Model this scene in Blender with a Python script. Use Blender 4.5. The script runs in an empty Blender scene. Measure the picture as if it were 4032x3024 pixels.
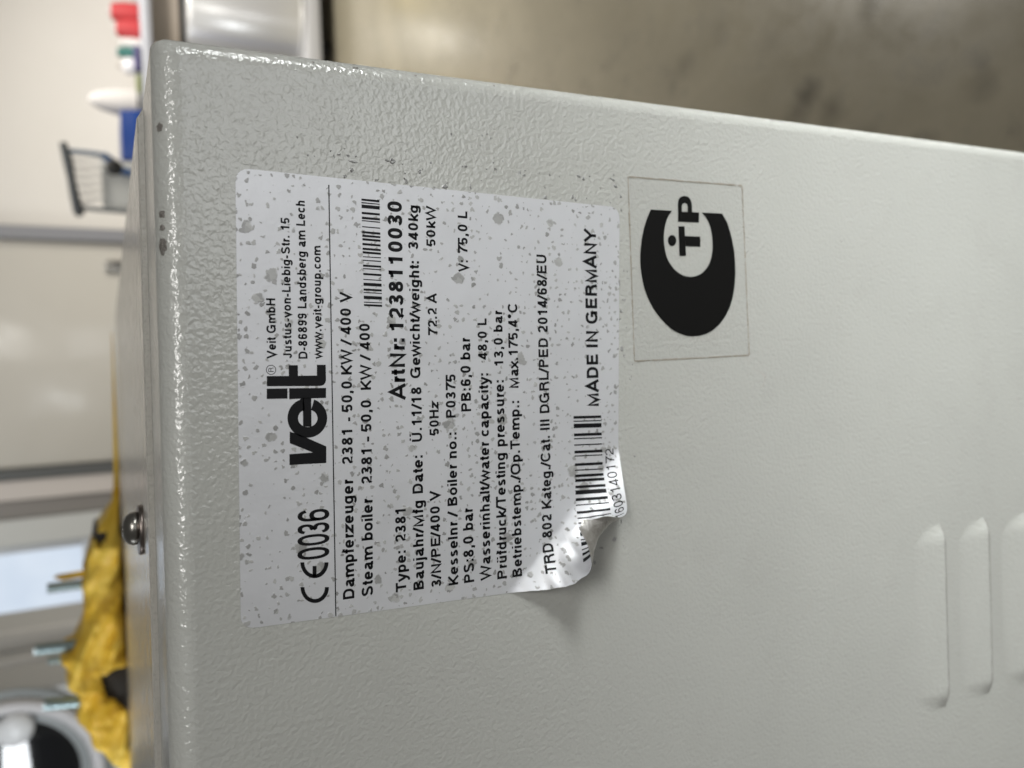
import bpy, bmesh, math, random
from mathutils import Vector, Matrix, noise
random.seed(7)
S = bpy.context.scene
COL = S.collection

# ================= camera =================
cam = bpy.data.cameras.new('camera')
cam.sensor_width = 36.0
cam.lens = 27.03
cam.clip_start = .01
cam.clip_end = 60
cam.dof.use_dof = True
cam.dof.focus_distance = .180
cam.dof.aperture_fstop = 12.5
camo = bpy.data.objects.new('camera', cam)
COL.objects.link(camo)
# world axes: x along the cabinet front, y into the cabinet, z up; the cabinet front is y = 0 and the
# lens is 172 mm in front of it, a hand's breadth above the label; the phone is held upright (rolled 90 degrees)
R_ = ((-.03234, -.46396, -.88527), (-.99892, -.01443, .04405), (-.03322, .88574, -.46300))
m3 = Matrix((R_[0], [-a for a in R_[1]], [-a for a in R_[2]])).transposed()
camo.matrix_world = Matrix.Translation((0, -.172, 0)) @ m3.to_4x4()
S.camera = camo

# ================= room light =================
S.view_settings.view_transform = 'Standard'
S.view_settings.look = 'None'
S.view_settings.exposure = 0.13
S.view_settings.gamma = 1.0
wd = bpy.data.worlds.new('World'); S.world = wd; wd.use_nodes = True
bg = wd.node_tree.nodes['Background']
bg.inputs[0].default_value = (1.0, .97, .92, 1); bg.inputs[1].default_value = .10
FLOOR = -1.15
def area(name, loc, target, sx, sy, power, color, spread=180):
    l = bpy.data.lights.new(name, 'AREA'); l.shape = 'RECTANGLE'; l.size = sx; l.size_y = sy
    l.energy = power; l.color = color; l.spread = math.radians(spread)
    o = bpy.data.objects.new(name, l); COL.objects.link(o); o.location = loc
    o.rotation_euler = (Vector(target) - Vector(loc)).to_track_quat('-Z', 'Y').to_euler()
    return o
area('window_light', (.74, -.43, -.075), (.065, 0, -.290), .22, .28, .71, (.97, 1, .99), 36)
area('label_sheen_light', (.50, -1.55, -.30), (.04, 0, -.04), .75, .75, 5.0, (.96, .98, 1))  # unseen light added to give the label its sheen
area('ceiling_lamp', (.66, -1.36, 1.15), (.1, 0, 0), .66, .20, 12, (1, .985, .95))
area('hall_light', (2.4, 2.5, 1.5), (1.35, 3.0, -1.15), .8, .5, 50, (1, .96, .88), 105)
area('hall_light', (.7, 1.9, 1.75), (.7, 4.4, .3), 1.8, .5, 13, (1, .97, .92), 130)  # unseen light added to brighten the far wall
area('hall_light', (-1.2, 2.6, 1.6), (-1.0, 4.2, .2), 1.2, .5, 16, (.95, .98, 1))
area('dryer_light', (-1.08, .14, .27), (-.86, 1.75, .22), .50, .34, 12, (.93, .97, 1))  # unseen light added for the dryer front and the reflection in its glass

# ================= materials =================
def mat(name, col, rough=.5, metal=0., spec=.5):
    m = bpy.data.materials.new(name); m.use_nodes = True
    b = m.node_tree.nodes['Principled BSDF']
    b.inputs['Base Color'].default_value = (*col, 1); b.inputs['Roughness'].default_value = rough
    b.inputs['Metallic'].default_value = metal; b.inputs['Specular IOR Level'].default_value = spec
    return m
class NT:
    def __init__(s, m):
        s.m = m; s.t = m.node_tree; s.b = s.t.nodes['Principled BSDF']
        s.co = s.t.nodes.new('ShaderNodeTexCoord').outputs['Object']
    def n(s, kind, **kw):
        nd = s.t.nodes.new(kind)
        for k, v in kw.items():
            if k.startswith('i_'):
                nd.inputs[int(k[2:]) if k[2:].isdigit() else k[2:].replace('_', ' ')].default_value = v
            else: setattr(nd, k, v)
        return nd
    def l(s, a, b): s.t.links.new(a, b)
    def noise(s, scale, detail=2., rough=.5, vec=None, dist=0.):
        nd = s.n('ShaderNodeTexNoise'); nd.inputs['Scale'].default_value = scale; nd.inputs['Detail'].default_value = detail
        nd.inputs['Roughness'].default_value = rough; nd.inputs['Distortion'].default_value = dist
        s.l(vec or s.co, nd.inputs['Vector']); return nd
    def ramp(s, src, stops):
        r = s.n('ShaderNodeValToRGB'); e = r.color_ramp.elements
        while len(e) < len(stops): e.new(.5)
        for q, (p, c) in zip(e, stops):
            q.position = p; q.color = (c, c, c, 1) if not hasattr(c, '__len__') else (*c, 1)
        s.l(src, r.inputs[0]); return r.outputs[0]
    def mix(s, fac, a, b, mode='MIX'):
        x = s.n('ShaderNodeMix', data_type='RGBA', blend_type=mode)
        for inp, v in ((0, fac), (6, a), (7, b)):
            if hasattr(v, 'links') or hasattr(v, 'is_linked'): s.l(v, x.inputs[inp])
            else: x.inputs[inp].default_value = (*v, 1) if hasattr(v, '__len__') else v
        return x.outputs[2]
    def math(s, op, a, b=0., clamp=False):
        x = s.n('ShaderNodeMath', operation=op); x.use_clamp = clamp
        for i, v in enumerate((a, b)):
            if hasattr(v, 'is_linked'): s.l(v, x.inputs[i])
            else: x.inputs[i].default_value = v
        return x.outputs[0]
    def bump(s, h, dist, strength=1., prev=None):
        x = s.n('ShaderNodeBump'); x.inputs['Strength'].default_value = strength; x.inputs['Distance'].default_value = dist
        s.l(h, x.inputs['Height'])
        if prev: s.l(prev, x.inputs['Normal'])
        return x.outputs[0]
def powder_coat(name, col, worn=False):
    m = mat(name, col, .17 if worn else .19, 0, .5); t = NT(m)
    a = t.noise(880, 1.4, .45, dist=.3); b = t.noise(2300, 1, .5); c = t.noise(14, 3, .6)
    h = t.math('ADD', t.ramp(a.outputs[0], [(.25, 0.), (.75, 1.)]), t.math('MULTIPLY', b.outputs[0], .10))
    t.l(t.bump(h, .000118, 1.0), t.b.inputs['Normal'])
    k = t.mix(t.ramp(c.outputs[0], [(.35, 0.), (.75, 1.)]), col, tuple(v * .93 for v in col))
    sm = t.noise(55, 4, .65, dist=.8)      # faint hand grease and dust
    k = t.mix(t.math('MULTIPLY', t.ramp(sm.outputs[0], [(.54, 0.), (.70, 1.)]), .08), k, (.27, .26, .235))
    if worn:   # rubbed, sparkling bare patches on the horizontal metal
        w = t.noise(1500, 3, .7); g = t.noise(90, 2, .6)
        k = t.mix(t.math('MULTIPLY', t.ramp(w.outputs[0], [(.52, 0.), (.66, 1.)]), .35), k, (.22, .21, .19))
        t.l(t.ramp(g.outputs[0], [(.3, .13), (.7, .24)]), t.b.inputs['Roughness'])
    t.l(k, t.b.inputs['Base Color'])
    return m
M_PANEL = powder_coat('light_grey_powder_coat', (.425, .427, .40))
M_LID = powder_coat('grey_powder_coat_lid', (.46, .44, .40), True)
def label_mat():
    col = (.635, .64, .66)
    m = mat('white_coated_foil', col, .42); t = NT(m)
    w = t.noise(900, 2, .5)
    off = t.n('ShaderNodeMix', data_type='RGBA', blend_type='LINEAR_LIGHT'); off.inputs[0].default_value = .0008
    sx = t.n('ShaderNodeSeparateXYZ'); t.l(t.co, sx.inputs[0]); cx = t.n('ShaderNodeCombineXYZ'); t.l(sx.outputs[0], cx.inputs[0]); t.l(sx.outputs[2], cx.inputs[1])
    t.l(cx.outputs[0], off.inputs[6]); t.l(w.outputs['Color'], off.inputs[7])
    def specks(scale, lo, hi):
        v = t.n('ShaderNodeTexVoronoi', voronoi_dimensions='2D'); v.inputs['Scale'].default_value = scale; t.l(off.outputs[2], v.inputs['Vector'])
        sep = t.n('ShaderNodeSeparateColor'); t.l(v.outputs['Color'], sep.inputs[0])
        rad = t.math('ADD', t.math('MULTIPLY', sep.outputs[0], hi - lo), lo)
        d = t.math('SUBTRACT', rad, v.outputs['Distance'])
        return t.math('MULTIPLY', d, 14., True), sep.outputs[1]
    a, ca = specks(600, -.20, .37); b, cb = specks(200, -2.2, .38)
    msk = t.math('MAXIMUM', a, b)
    tone = t.mix(ca, (.24, .24, .235), (.40, .40, .39))
    cl = t.noise(45, 3, .55)
    base = t.mix(t.ramp(cl.outputs[0], [(.3, 0.), (.75, 1.)]), col, tuple(v * .93 for v in col))
    t.l(t.mix(msk, base, tone), t.b.inputs['Base Color'])
    t.l(t.ramp(msk, [(0, .50), (1, .30)]), t.b.inputs['Roughness'])
    t.l(t.ramp(msk, [(0, .42), (1, .0)]), t.b.inputs['Metallic'])
    wave = t.noise(70, 2, .5); fine = t.noise(620, 1.5, .45, dist=.6)
    n1 = t.bump(wave.outputs[0], .0004, .6)
    n2 = t.bump(fine.outputs[0], .00007, .5, n1)
    nz = t.noise(1600, 1, .5)
    hh = t.math('MULTIPLY', msk, t.math('ADD', nz.outputs[0], .4))
    t.l(t.bump(hh, .00006, .7, n2), t.b.inputs['Normal'])
    return m
M_LABEL = label_mat()
def foil_mat():
    m = mat('adhesive_backing', (.42, .41, .38), .34, .6); t = NT(m)
    n = t.noise(500, 3, .6)
    t.l(t.bump(n.outputs[0], .0005, .8), t.b.inputs['Normal'])
    t.l(t.mix(n.outputs[0], (.30, .28, .25), (.60, .59, .57)), t.b.inputs['Base Color'])
    return m
M_BACK = foil_mat()
M_INK = mat('black_print', (.004, .004, .005), .5, 0, .2)
M_INKSTICK = mat('black_sticker_print', (.004, .004, .004), .45, 0, .2)
M_CHIP = None
def chip_mat(name, c0, c1, metal):
    m = mat(name, c0, .33, metal); t = NT(m); n = t.noise(1500, 3, .6)
    t.l(t.mix(n.outputs[0], c0, c1), t.b.inputs['Base Color']); t.l(t.bump(n.outputs[0], .0003, 1.), t.b.inputs['Normal'])
    return m
M_CHIP = chip_mat('grey_fleck', (.16, .16, .155), (.42, .42, .41), .2)
M_WEAR = chip_mat('bare_worn_steel', (.085, .077, .07), (.30, .28, .255), .3)
M_STEEL = mat('dull_steel', (.26, .25, .23), .30, 1.)
M_ZINC = mat('zinc_plated_steel', (.46, .54, .56), .30, .8)
M_BLACK = mat('black_rubber', (.015, .014, .013), .5)

# ================= helpers =================
def link(name, verts, faces, m, parent=None, smooth=False, mi=None, base=None):
    """one mesh object; verts are world positions, the origin goes to the parent's base"""
    o0 = Vector(parent['_o']) if parent is not None and '_o' in parent else (Vector(base) if base else Vector((0, 0, 0)))
    me = bpy.data.meshes.new(name)
    me.from_pydata([tuple(Vector(v) - o0) for v in verts], [], faces)
    for q in (m if isinstance(m, (list, tuple)) else [m]): me.materials.append(q)
    if mi: me.polygons.foreach_set('material_index', mi)
    if smooth: me.polygons.foreach_set('use_smooth', [True] * len(me.polygons))
    me.validate(); me.update()
    o = bpy.data.objects.new(name, me); COL.objects.link(o)
    if parent is not None: o.parent = parent
    else: o.location = o0
    if parent is not None: o['_o'] = list(o0)
    return o
def thing(name, loc, label, cat, group=None):
    o = bpy.data.objects.new(name, None); COL.objects.link(o); o.location = loc; o.empty_display_size = .05
    o['_o'] = list(loc); o['label'] = label; o['category'] = cat
    if group: o['group'] = group
    return o
class G:
    """collects shapes for one mesh"""
    def __init__(s): s.v = []; s.f = []
    def add(s, v, f):
        o = len(s.v); s.v += [tuple(p) for p in v]; s.f += [tuple(i + o for i in q) for q in f]; return s
    def box(s, x0, x1, y0, y1, z0, z1, r=.004, seg=2):
        bm = bmesh.new(); bmesh.ops.create_cube(bm, size=1)
        for v in bm.verts: v.co = ((x0 + x1) / 2 + v.co.x * (x1 - x0), (y0 + y1) / 2 + v.co.y * (y1 - y0), (z0 + z1) / 2 + v.co.z * (z1 - z0))
        r = min(r, .45 * min(x1 - x0, y1 - y0, z1 - z0))
        if r > 0: bmesh.ops.bevel(bm, geom=bm.edges[:], offset=r, segments=seg, affect='EDGES', profile=.5)
        bm.verts.index_update(); s.add([v.co[:] for v in bm.verts], [[v.index for v in f.verts] for f in bm.faces]); bm.free(); return s
    def lathe(s, o, ax, prof, n=24):
        """prof: (radius, height along ax)"""
        ax = Vector(ax).normalized(); u = ax.orthogonal().normalized(); w = ax.cross(u); o = Vector(o); b = len(s.v)
        for r, h in prof:
            for k in range(n):
                a = 2 * math.pi * k / n; s.v.append(tuple(o + ax * h + (u * math.cos(a) + w * math.sin(a)) * r))
        for i in range(len(prof) - 1):
            for k in range(n):
                k2 = (k + 1) % n; s.f.append((b + i * n + k, b + i * n + k2, b + (i + 1) * n + k2, b + (i + 1) * n + k))
        s.f.append(tuple(b + k for k in range(n))[::-1]); s.f.append(tuple(b + (len(prof) - 1) * n + k for k in range(n))); return s
    def tube(s, pts, r, n=12):
        P = [Vector(p) for p in pts]; b = len(s.v)
        for i, p in enumerate(P):
            d = (P[min(i + 1, len(P) - 1)] - P[max(i - 1, 0)]).normalized(); u = d.cross(Vector((.13, .97, .21))).normalized(); w = d.cross(u)
            rr = r[i] if hasattr(r, '__len__') else r
            for k in range(n):
                a = 2 * math.pi * k / n; s.v.append(tuple(p + (u * math.cos(a) + w * math.sin(a)) * rr))
        for i in range(len(P) - 1):
            for k in range(n):
                k2 = (k + 1) % n; s.f.append((b + i * n + k, b + i * n + k2, b + (i + 1) * n + k2, b + (i + 1) * n + k))
        s.f.append(tuple(b + k for k in range(n))[::-1]); s.f.append(tuple(b + (len(P) - 1) * n + k for k in range(n))); return s
    def link(s, name, m, parent=None, smooth=False, base=None):
        o = link(name, s.v, s.f, m, parent, False, base=base)
        if smooth:
            me = o.data; me.polygons.foreach_set('use_smooth', [True] * len(me.polygons))
            try: me.set_sharp_from_angle(angle=math.radians(40))
            except Exception: pass
        return o
def top(o, label, cat, group=None):
    o['label'] = label; o['category'] = cat
    if group: o['group'] = group
    return o
def structure(o): o['kind'] = 'structure'; return o

# ---- lettering: a plain grotesque drawn as strokes (cap height 1) -------------
XH = .728
def arc(cx, cy, rx, ry, a0, a1, n=10, e=.86):
    out = []
    for i in range(n + 1):
        a = math.radians(a0 + (a1 - a0) * i / n)
        c, s = math.cos(a), math.sin(a)
        out.append((cx + rx * math.copysign(abs(c) ** e, c), cy + ry * math.copysign(abs(s) ** e, s)))
    return out
def glyph(ch, h):
    """strokes (centre lines) and advance; h = half the stroke width"""
    x = XH
    def bowl(w=.69, l=.06):      # round lower-case bowl
        return arc((w + l) / 2, x / 2, (w - l) / 2 - h, x / 2 + .012 - h, 0, 360, 22)
    if ch == '0': return [arc(.387, .5, .31 - h, .512 - h, 0, 360, 24)], .774
    if ch == '1': return [[(.44, 0), (.44, 1)], [(.15, .75), (.30, .77), (.40, .86), (.44 - h * .2, .99)]], .774
    if ch == '2': return [arc(.38, .70, .305 - h, .31 - h, 172, -20, 12) + [(.56, .48), (.22, .24), (.08 + h, .10), (.07 + h, h), (.69, h)]], .774
    if ch == '3': return [arc(.37, .745, .285 - h, .267 - h, 170, -90, 12) + [(.30, .535 - .02)], [(.30, .515)] + arc(.375, .26, .31 - h, .272 - h, 92, -172, 14)], .774
    if ch == '4': return [[(.52, 0), (.52, .985)], [(.52 - h * .3, .96), (.05 + h, .27), (.05 + h, .235), (.72, .235)]], .774
    if ch == '5': return [[(.65, 1 - h), (.19, 1 - h), (.12, .50)] + arc(.375, .31, .31 - h, .325 - h, 145, -150, 14)], .774
    if ch == '6': return [arc(.395, .315, .30 - h, .325 - h, 180, -180, 20) + [(.095 + h, .5)] + arc(.40, .62, .31 - h, .39 - h, 175, 20, 9)], .774
    if ch == '7': return [[(.06, 1 - h), (.70, 1 - h), (.50, .68), (.37, .38), (.30, 0)]], .774
    if ch == '8': return [arc(.387, .755, .27 - h, .257 - h, 0, 360, 18), arc(.387, .27, .31 - h, .282 - h, 0, 360, 20)], .774
    if ch == '9': return [arc(.379, .685, .30 - h, .325 - h, 0, 360, 20) + [(.679 - h, .5)] + arc(.374, .38, .305 - h, .39 - h, -5, -160, 9)], .774
    if ch == 'A': return [[(.06, 0), (.465, 1 - h * .3), (.87, 0)], [(.20, .30), (.73, .30)]], .929
    if ch == 'B': return [[(.11 + h, 0), (.11 + h, 1 - h), (.5, 1 - h)] + arc(.53, .76, .28 - h, .24 - h, 80, -90, 8) + [(.11 + h, .525)], [(.11 + h, .525), (.52, .525)] + arc(.53, .265, .33 - h, .265 - h, 85, -85, 10) + [(.11 + h * 2, h)]], .929
    if ch == 'C': return [arc(.52, .5, .46 - h, .515 - h, 38, 322, 20)], 1.0
    if ch == 'D': return [[(.12 + h, h), (.12 + h, 1 - h), (.48, 1 - h)] + arc(.50, .5, .44 - h, .5 - h, 84, -84, 16) + [(.48, h), (.12 + h, h)]], 1.0
    if ch == 'E': return [[(.85, 1 - h), (.12 + h, 1 - h), (.12 + h, h), (.87, h)], [(.12 + h, .52), (.80, .52)]], .929
    if ch == 'G': return [arc(.53, .5, .475 - h, .515 - h, 36, 335, 20) + [(.98 - h, .47), (.55, .47)], [(.98 - h, .47), (.98 - h, 0)]], 1.083
    if ch == 'H': return [[(.11 + h, 0), (.11 + h, 1)], [(.895 - h, 0), (.895 - h, 1)], [(.11 + h, .53), (.895 - h, .53)]], 1.005
    if ch == 'I': return [[(.19, 0), (.19, 1)]], .387
    if ch == 'J': return [[(.58 - h, 1)] + [(.58 - h, .35)] + arc(.31, .28, .27 - h, .30 - h, 0, -180, 12)], .696
    if ch == 'K': return [[(.10 + h, 0), (.10 + h, 1)], [(.85, 1), (.12 + h, .33)], [(.37, .55), (.86, 0)]], .929
    if ch == 'L': return [[(.10 + h, 1), (.10 + h, h), (.73, h)]], .774
    if ch == 'M': return [[(.10 + h, 0), (.10 + h, 1 - h), (.58, h * .6), (1.06 - h, 1 - h), (1.06 - h, 0)]], 1.16
    if ch == 'N': return [[(.10 + h, 0), (.10 + h, 1 - h * .6), (.905 - h, h * .6), (.905 - h, 1)]], 1.005
    if ch == 'O': return [arc(.54, .5, .49 - h, .515 - h, 0, 360, 26)], 1.083
    if ch == 'P': return [[(.12 + h, 0), (.12 + h, 1 - h), (.50, 1 - h)] + arc(.54, .71, .32 - h, .29 - h, 85, -85, 10) + [(.50, .42 + h), (.12 + h, .42 + h)]], .929
    if ch == 'R': return [[(.12 + h, 0), (.12 + h, 1 - h), (.52, 1 - h)] + arc(.55, .73, .34 - h, .27 - h, 85, -85, 10) + [(.52, .46 + h), (.12 + h, .46 + h)], [(.62, .46 + h), (.80, .38), (.83, .2), (.88, 0)]], 1.005
    if ch == 'S': return [arc(.46, .745, .36 - h, .27 - h, 15, 205, 12) + [(.30, .56), (.62, .46)] + arc(.47, .265, .39 - h, .28 - h, 40, -170, 14)], .929
    if ch == 'T': return [[(.03, 1 - h), (.82, 1 - h)], [(.425, 0), (.425, 1 - h)]], .85
    if ch == 'U': return [[(.11 + h, 1), (.11 + h, .38)] + arc(.50, .38, .39 - h, .395 - h, 182, 358, 14) + [(.895 - h, 1)]], 1.005
    if ch == 'V': return [[(.04 + h * .5, 1), (.465, h * .5), (.89 - h * .5, 1)]], .929
    if ch == 'W': return [[(.03 + h * .5, 1), (.35, h * .5), (.657, 1 - h * .4), (.965, h * .5), (1.285 - h * .5, 1)]], 1.315
    if ch == 'Y': return [[(.03, 1), (.465, .42), (.90, 1)], [(.465, 0), (.465, .45)]], .929
    if ch == 'a': return [arc(.37, x - .2, .27 - h, .212 - h, 165, 0, 10) + [(.64 - h, .14), (.66 - h, .06), (.74, h * .7)], [(.64 - h, .42), (.40, .39)] + arc(.29, .20, .235 - h, .21 - h, 95, 300, 12) + [(.52, .10), (.64 - h, .23)]], .774
    if ch in 'bp':
        return [[(.08 + h, 0 if ch == 'b' else -.29), (.08 + h, 1 if ch == 'b' else x)], bowl(.72, .08)], .774
    if ch in 'dq': return [[(.69 - h, 0 if ch == 'd' else -.29), (.69 - h, 1 if ch == 'd' else x)], bowl(.69, .05)], .774
    if ch == 'c': return [arc(.365, x / 2, .325 - h, x / 2 + .012 - h, 40, 320, 16)], .696
    if ch == 'e': return [[(.06 + h, x / 2), (.70 - h, x / 2)] + arc(.385, x / 2, .325 - h, x / 2 + .012 - h, 4, 318, 20)], .774
    if ch == 'f': return [[(.20, 0), (.20, .80)] + [(.22, .93), (.29, 1 - h), (.39, 1 - h)], [(.02, x - h * .8), (.37, x - h * .8)]], .387
    if ch == 'g': return [bowl(.69, .05), [(.69 - h, x), (.69 - h, -.05)] + arc(.37, -.05, .32 - h, .25 - h, -5, -165, 9)], .774
    if ch == 'h': return [[(.09 + h, 0), (.09 + h, 1)], [(.09 + h, x * .55)] + arc(.385, x - .27, .295 - h, .282 - h, 165, 0, 10) + [(.68 - h, 0)]], .774
    if ch == 'i': return [[(.155, 0), (.155, x)], [(.155, .875), (.155, 1)]], .309
    if ch == 'j': return [[(.155, x), (.155, -.18), (.12, -.26), (.0, -.275)], [(.155, .875), (.155, 1)]], .309
    if ch == 'k': return [[(.09 + h, 0), (.09 + h, 1)], [(.64, x), (.11 + h, .24)], [(.31, .43), (.66, 0)]], .696
    if ch == 'l': return [[(.155, 0), (.155, 1)]], .309
    if ch == 'm':
        a1 = [(.09 + h, x * .55)] + arc(.345, x - .25, .25 - h * .6, .262 - h, 165, 0, 9) + [(.585, 0)]
        a2 = [(.585, x * .55)] + arc(.83, x - .25, .25 - h * .6, .262 - h, 165, 0, 9) + [(1.07, 0)]
        return [[(.09 + h, 0), (.09 + h, x)], a1, a2], 1.16
    if ch == 'n': return [[(.09 + h, 0), (.09 + h, x)], [(.09 + h, x * .55)] + arc(.385, x - .27, .295 - h, .282 - h, 165, 0, 10) + [(.68 - h, 0)]], .774
    if ch == 'o': return [arc(.387, x / 2, .335 - h, x / 2 + .012 - h, 0, 360, 22)], .774
    if ch == 'r': return [[(.10 + h, 0), (.10 + h, x)], [(.10 + h, x * .55), (.17 + h, x - .15), (.30, x - h - .01), (.44, x - h)]], .464
    if ch == 's': return [arc(.34, x - .19, .255 - h, .202 - h, 20, 205, 10) + [(.25, .40), (.45, .335)] + arc(.345, .19, .285 - h, .202 - h, 40, -168, 10)], .696
    if ch == 't': return [[(.20, .92), (.20, .16), (.24, h + .01), (.37, h)], [(.03, x - h * .8), (.36, x - h * .8)]], .387
    if ch == 'u': return [[(.09 + h, x), (.09 + h, .27)] + arc(.385, .27, .295 - h, .282 - h, 182, 350, 10) + [(.68 - h, .24)], [(.68 - h, 0), (.68 - h, x)]], .774
    if ch == 'v': return [[(.02 + h * .5, x), (.348, h * .5), (.675 - h * .5, x)]], .696
    if ch == 'w': return [[(.02 + h * .5, x), (.27, h * .5), (.503, x - h * .4), (.735, h * .5), (.985 - h * .5, x)]], 1.005
    if ch == 'x': return [[(.03, 0), (.64, x)], [(.03, x), (.64, 0)]], .696
    if ch == 'y': return [[(.02 + h * .5, x), (.34, h * .5)], [(.675 - h * .5, x), (.36, -.08), (.28, -.23), (.20, -.275), (.08, -.27)]], .696
    if ch == 'z': return [[(.06, x - h), (.60, x - h), (.08, h), (.64, h)]], .696
    if ch == 'ü':
        s, a = glyph('u', h); return s + [[(.25, .875), (.25, 1)], [(.52, .875), (.52, 1)]], a
    if ch == 'Ü':
        s, a = glyph('U', h); return s + [[(.33, 1.1), (.33, 1.23)], [(.67, 1.1), (.67, 1.23)]], a
    if ch == '.': return [[(.19, 0), (.19, 2.1 * h)]], .387
    if ch == ',': return [[(.19, 2.1 * h), (.19, 0), (.13, -.15)]], .387
    if ch == ':': return [[(.19, 0), (.19, 2.1 * h)], [(.19, x - 2.1 * h), (.19, x)]], .387
    if ch == '/': return [[(-.01, -.02), (.40, 1.0)]], .387
    if ch == '-': return [[(.06, .33), (.40, .33)]], .464
    if ch == '°': return [arc(.28, .84, .19 - h, .19 - h, 0, 360, 14, 1.0)], .557
    return [], .387
def stroke_quads(path, h, seg=0):
    """a constant-width band along a polyline: points and quads, mitred, butt ends"""
    if seg:
        q = [path[0]]
        for a, b in zip(path, path[1:]):
            n = max(1, math.ceil(math.hypot(b[0] - a[0], b[1] - a[1]) / seg))
            q += [(a[0] + (b[0] - a[0]) * i / n, a[1] + (b[1] - a[1]) * i / n) for i in range(1, n + 1)]
        path = q
    P = [path[0]]
    for q in path[1:]:
        if math.hypot(q[0] - P[-1][0], q[1] - P[-1][1]) > 1e-4: P.append(q)
    closed = len(P) > 3 and math.hypot(P[0][0] - P[-1][0], P[0][1] - P[-1][1]) < 1e-3
    if closed: P.pop()
    n = len(P); V = []
    for i in range(n):
        a = P[i - 1] if (i or closed) else None
        b = P[(i + 1) % n] if (i < n - 1 or closed) else None
        def nrm(p, q):
            dx, dy = q[0] - p[0], q[1] - p[1]; L = math.hypot(dx, dy); return (-dy / L, dx / L)
        n1 = nrm(a, P[i]) if a else None
        n2 = nrm(P[i], b) if b else None
        if n1 is None: m = n2
        elif n2 is None: m = n1
        else:
            sx, sy = n1[0] + n2[0], n1[1] + n2[1]; d = 1 + n1[0] * n2[0] + n1[1] * n2[1]
            if d < .28: d = .28
            m = (sx / d, sy / d)
        V.append((P[i][0] + m[0] * h, P[i][1] + m[1] * h)); V.append((P[i][0] - m[0] * h, P[i][1] - m[1] * h))
    Q = [(2 * i, 2 * i + 1, 2 * ((i + 1) % n) + 1, 2 * ((i + 1) % n)) for i in range(n if closed else n - 1)]
    return V, Q
def set_text(text, h, track=0., seg=0):
    """flat vertices and quads of a whole line, starting at x = 0; returns its inked extent too"""
    V, Q, pen = [], [], 0.
    for k, ch in enumerate(text):
        S, adv = glyph(ch, h)
        for s in S:
            v, q = stroke_quads(s, h, seg); o = len(V)
            V += [(pen + a, b) for a, b in v]; Q += [tuple(i + o for i in f) for f in q]
        pen += adv + track
    xs = [v[0] for v in V]
    return V, Q, min(xs), max(xs)

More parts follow.
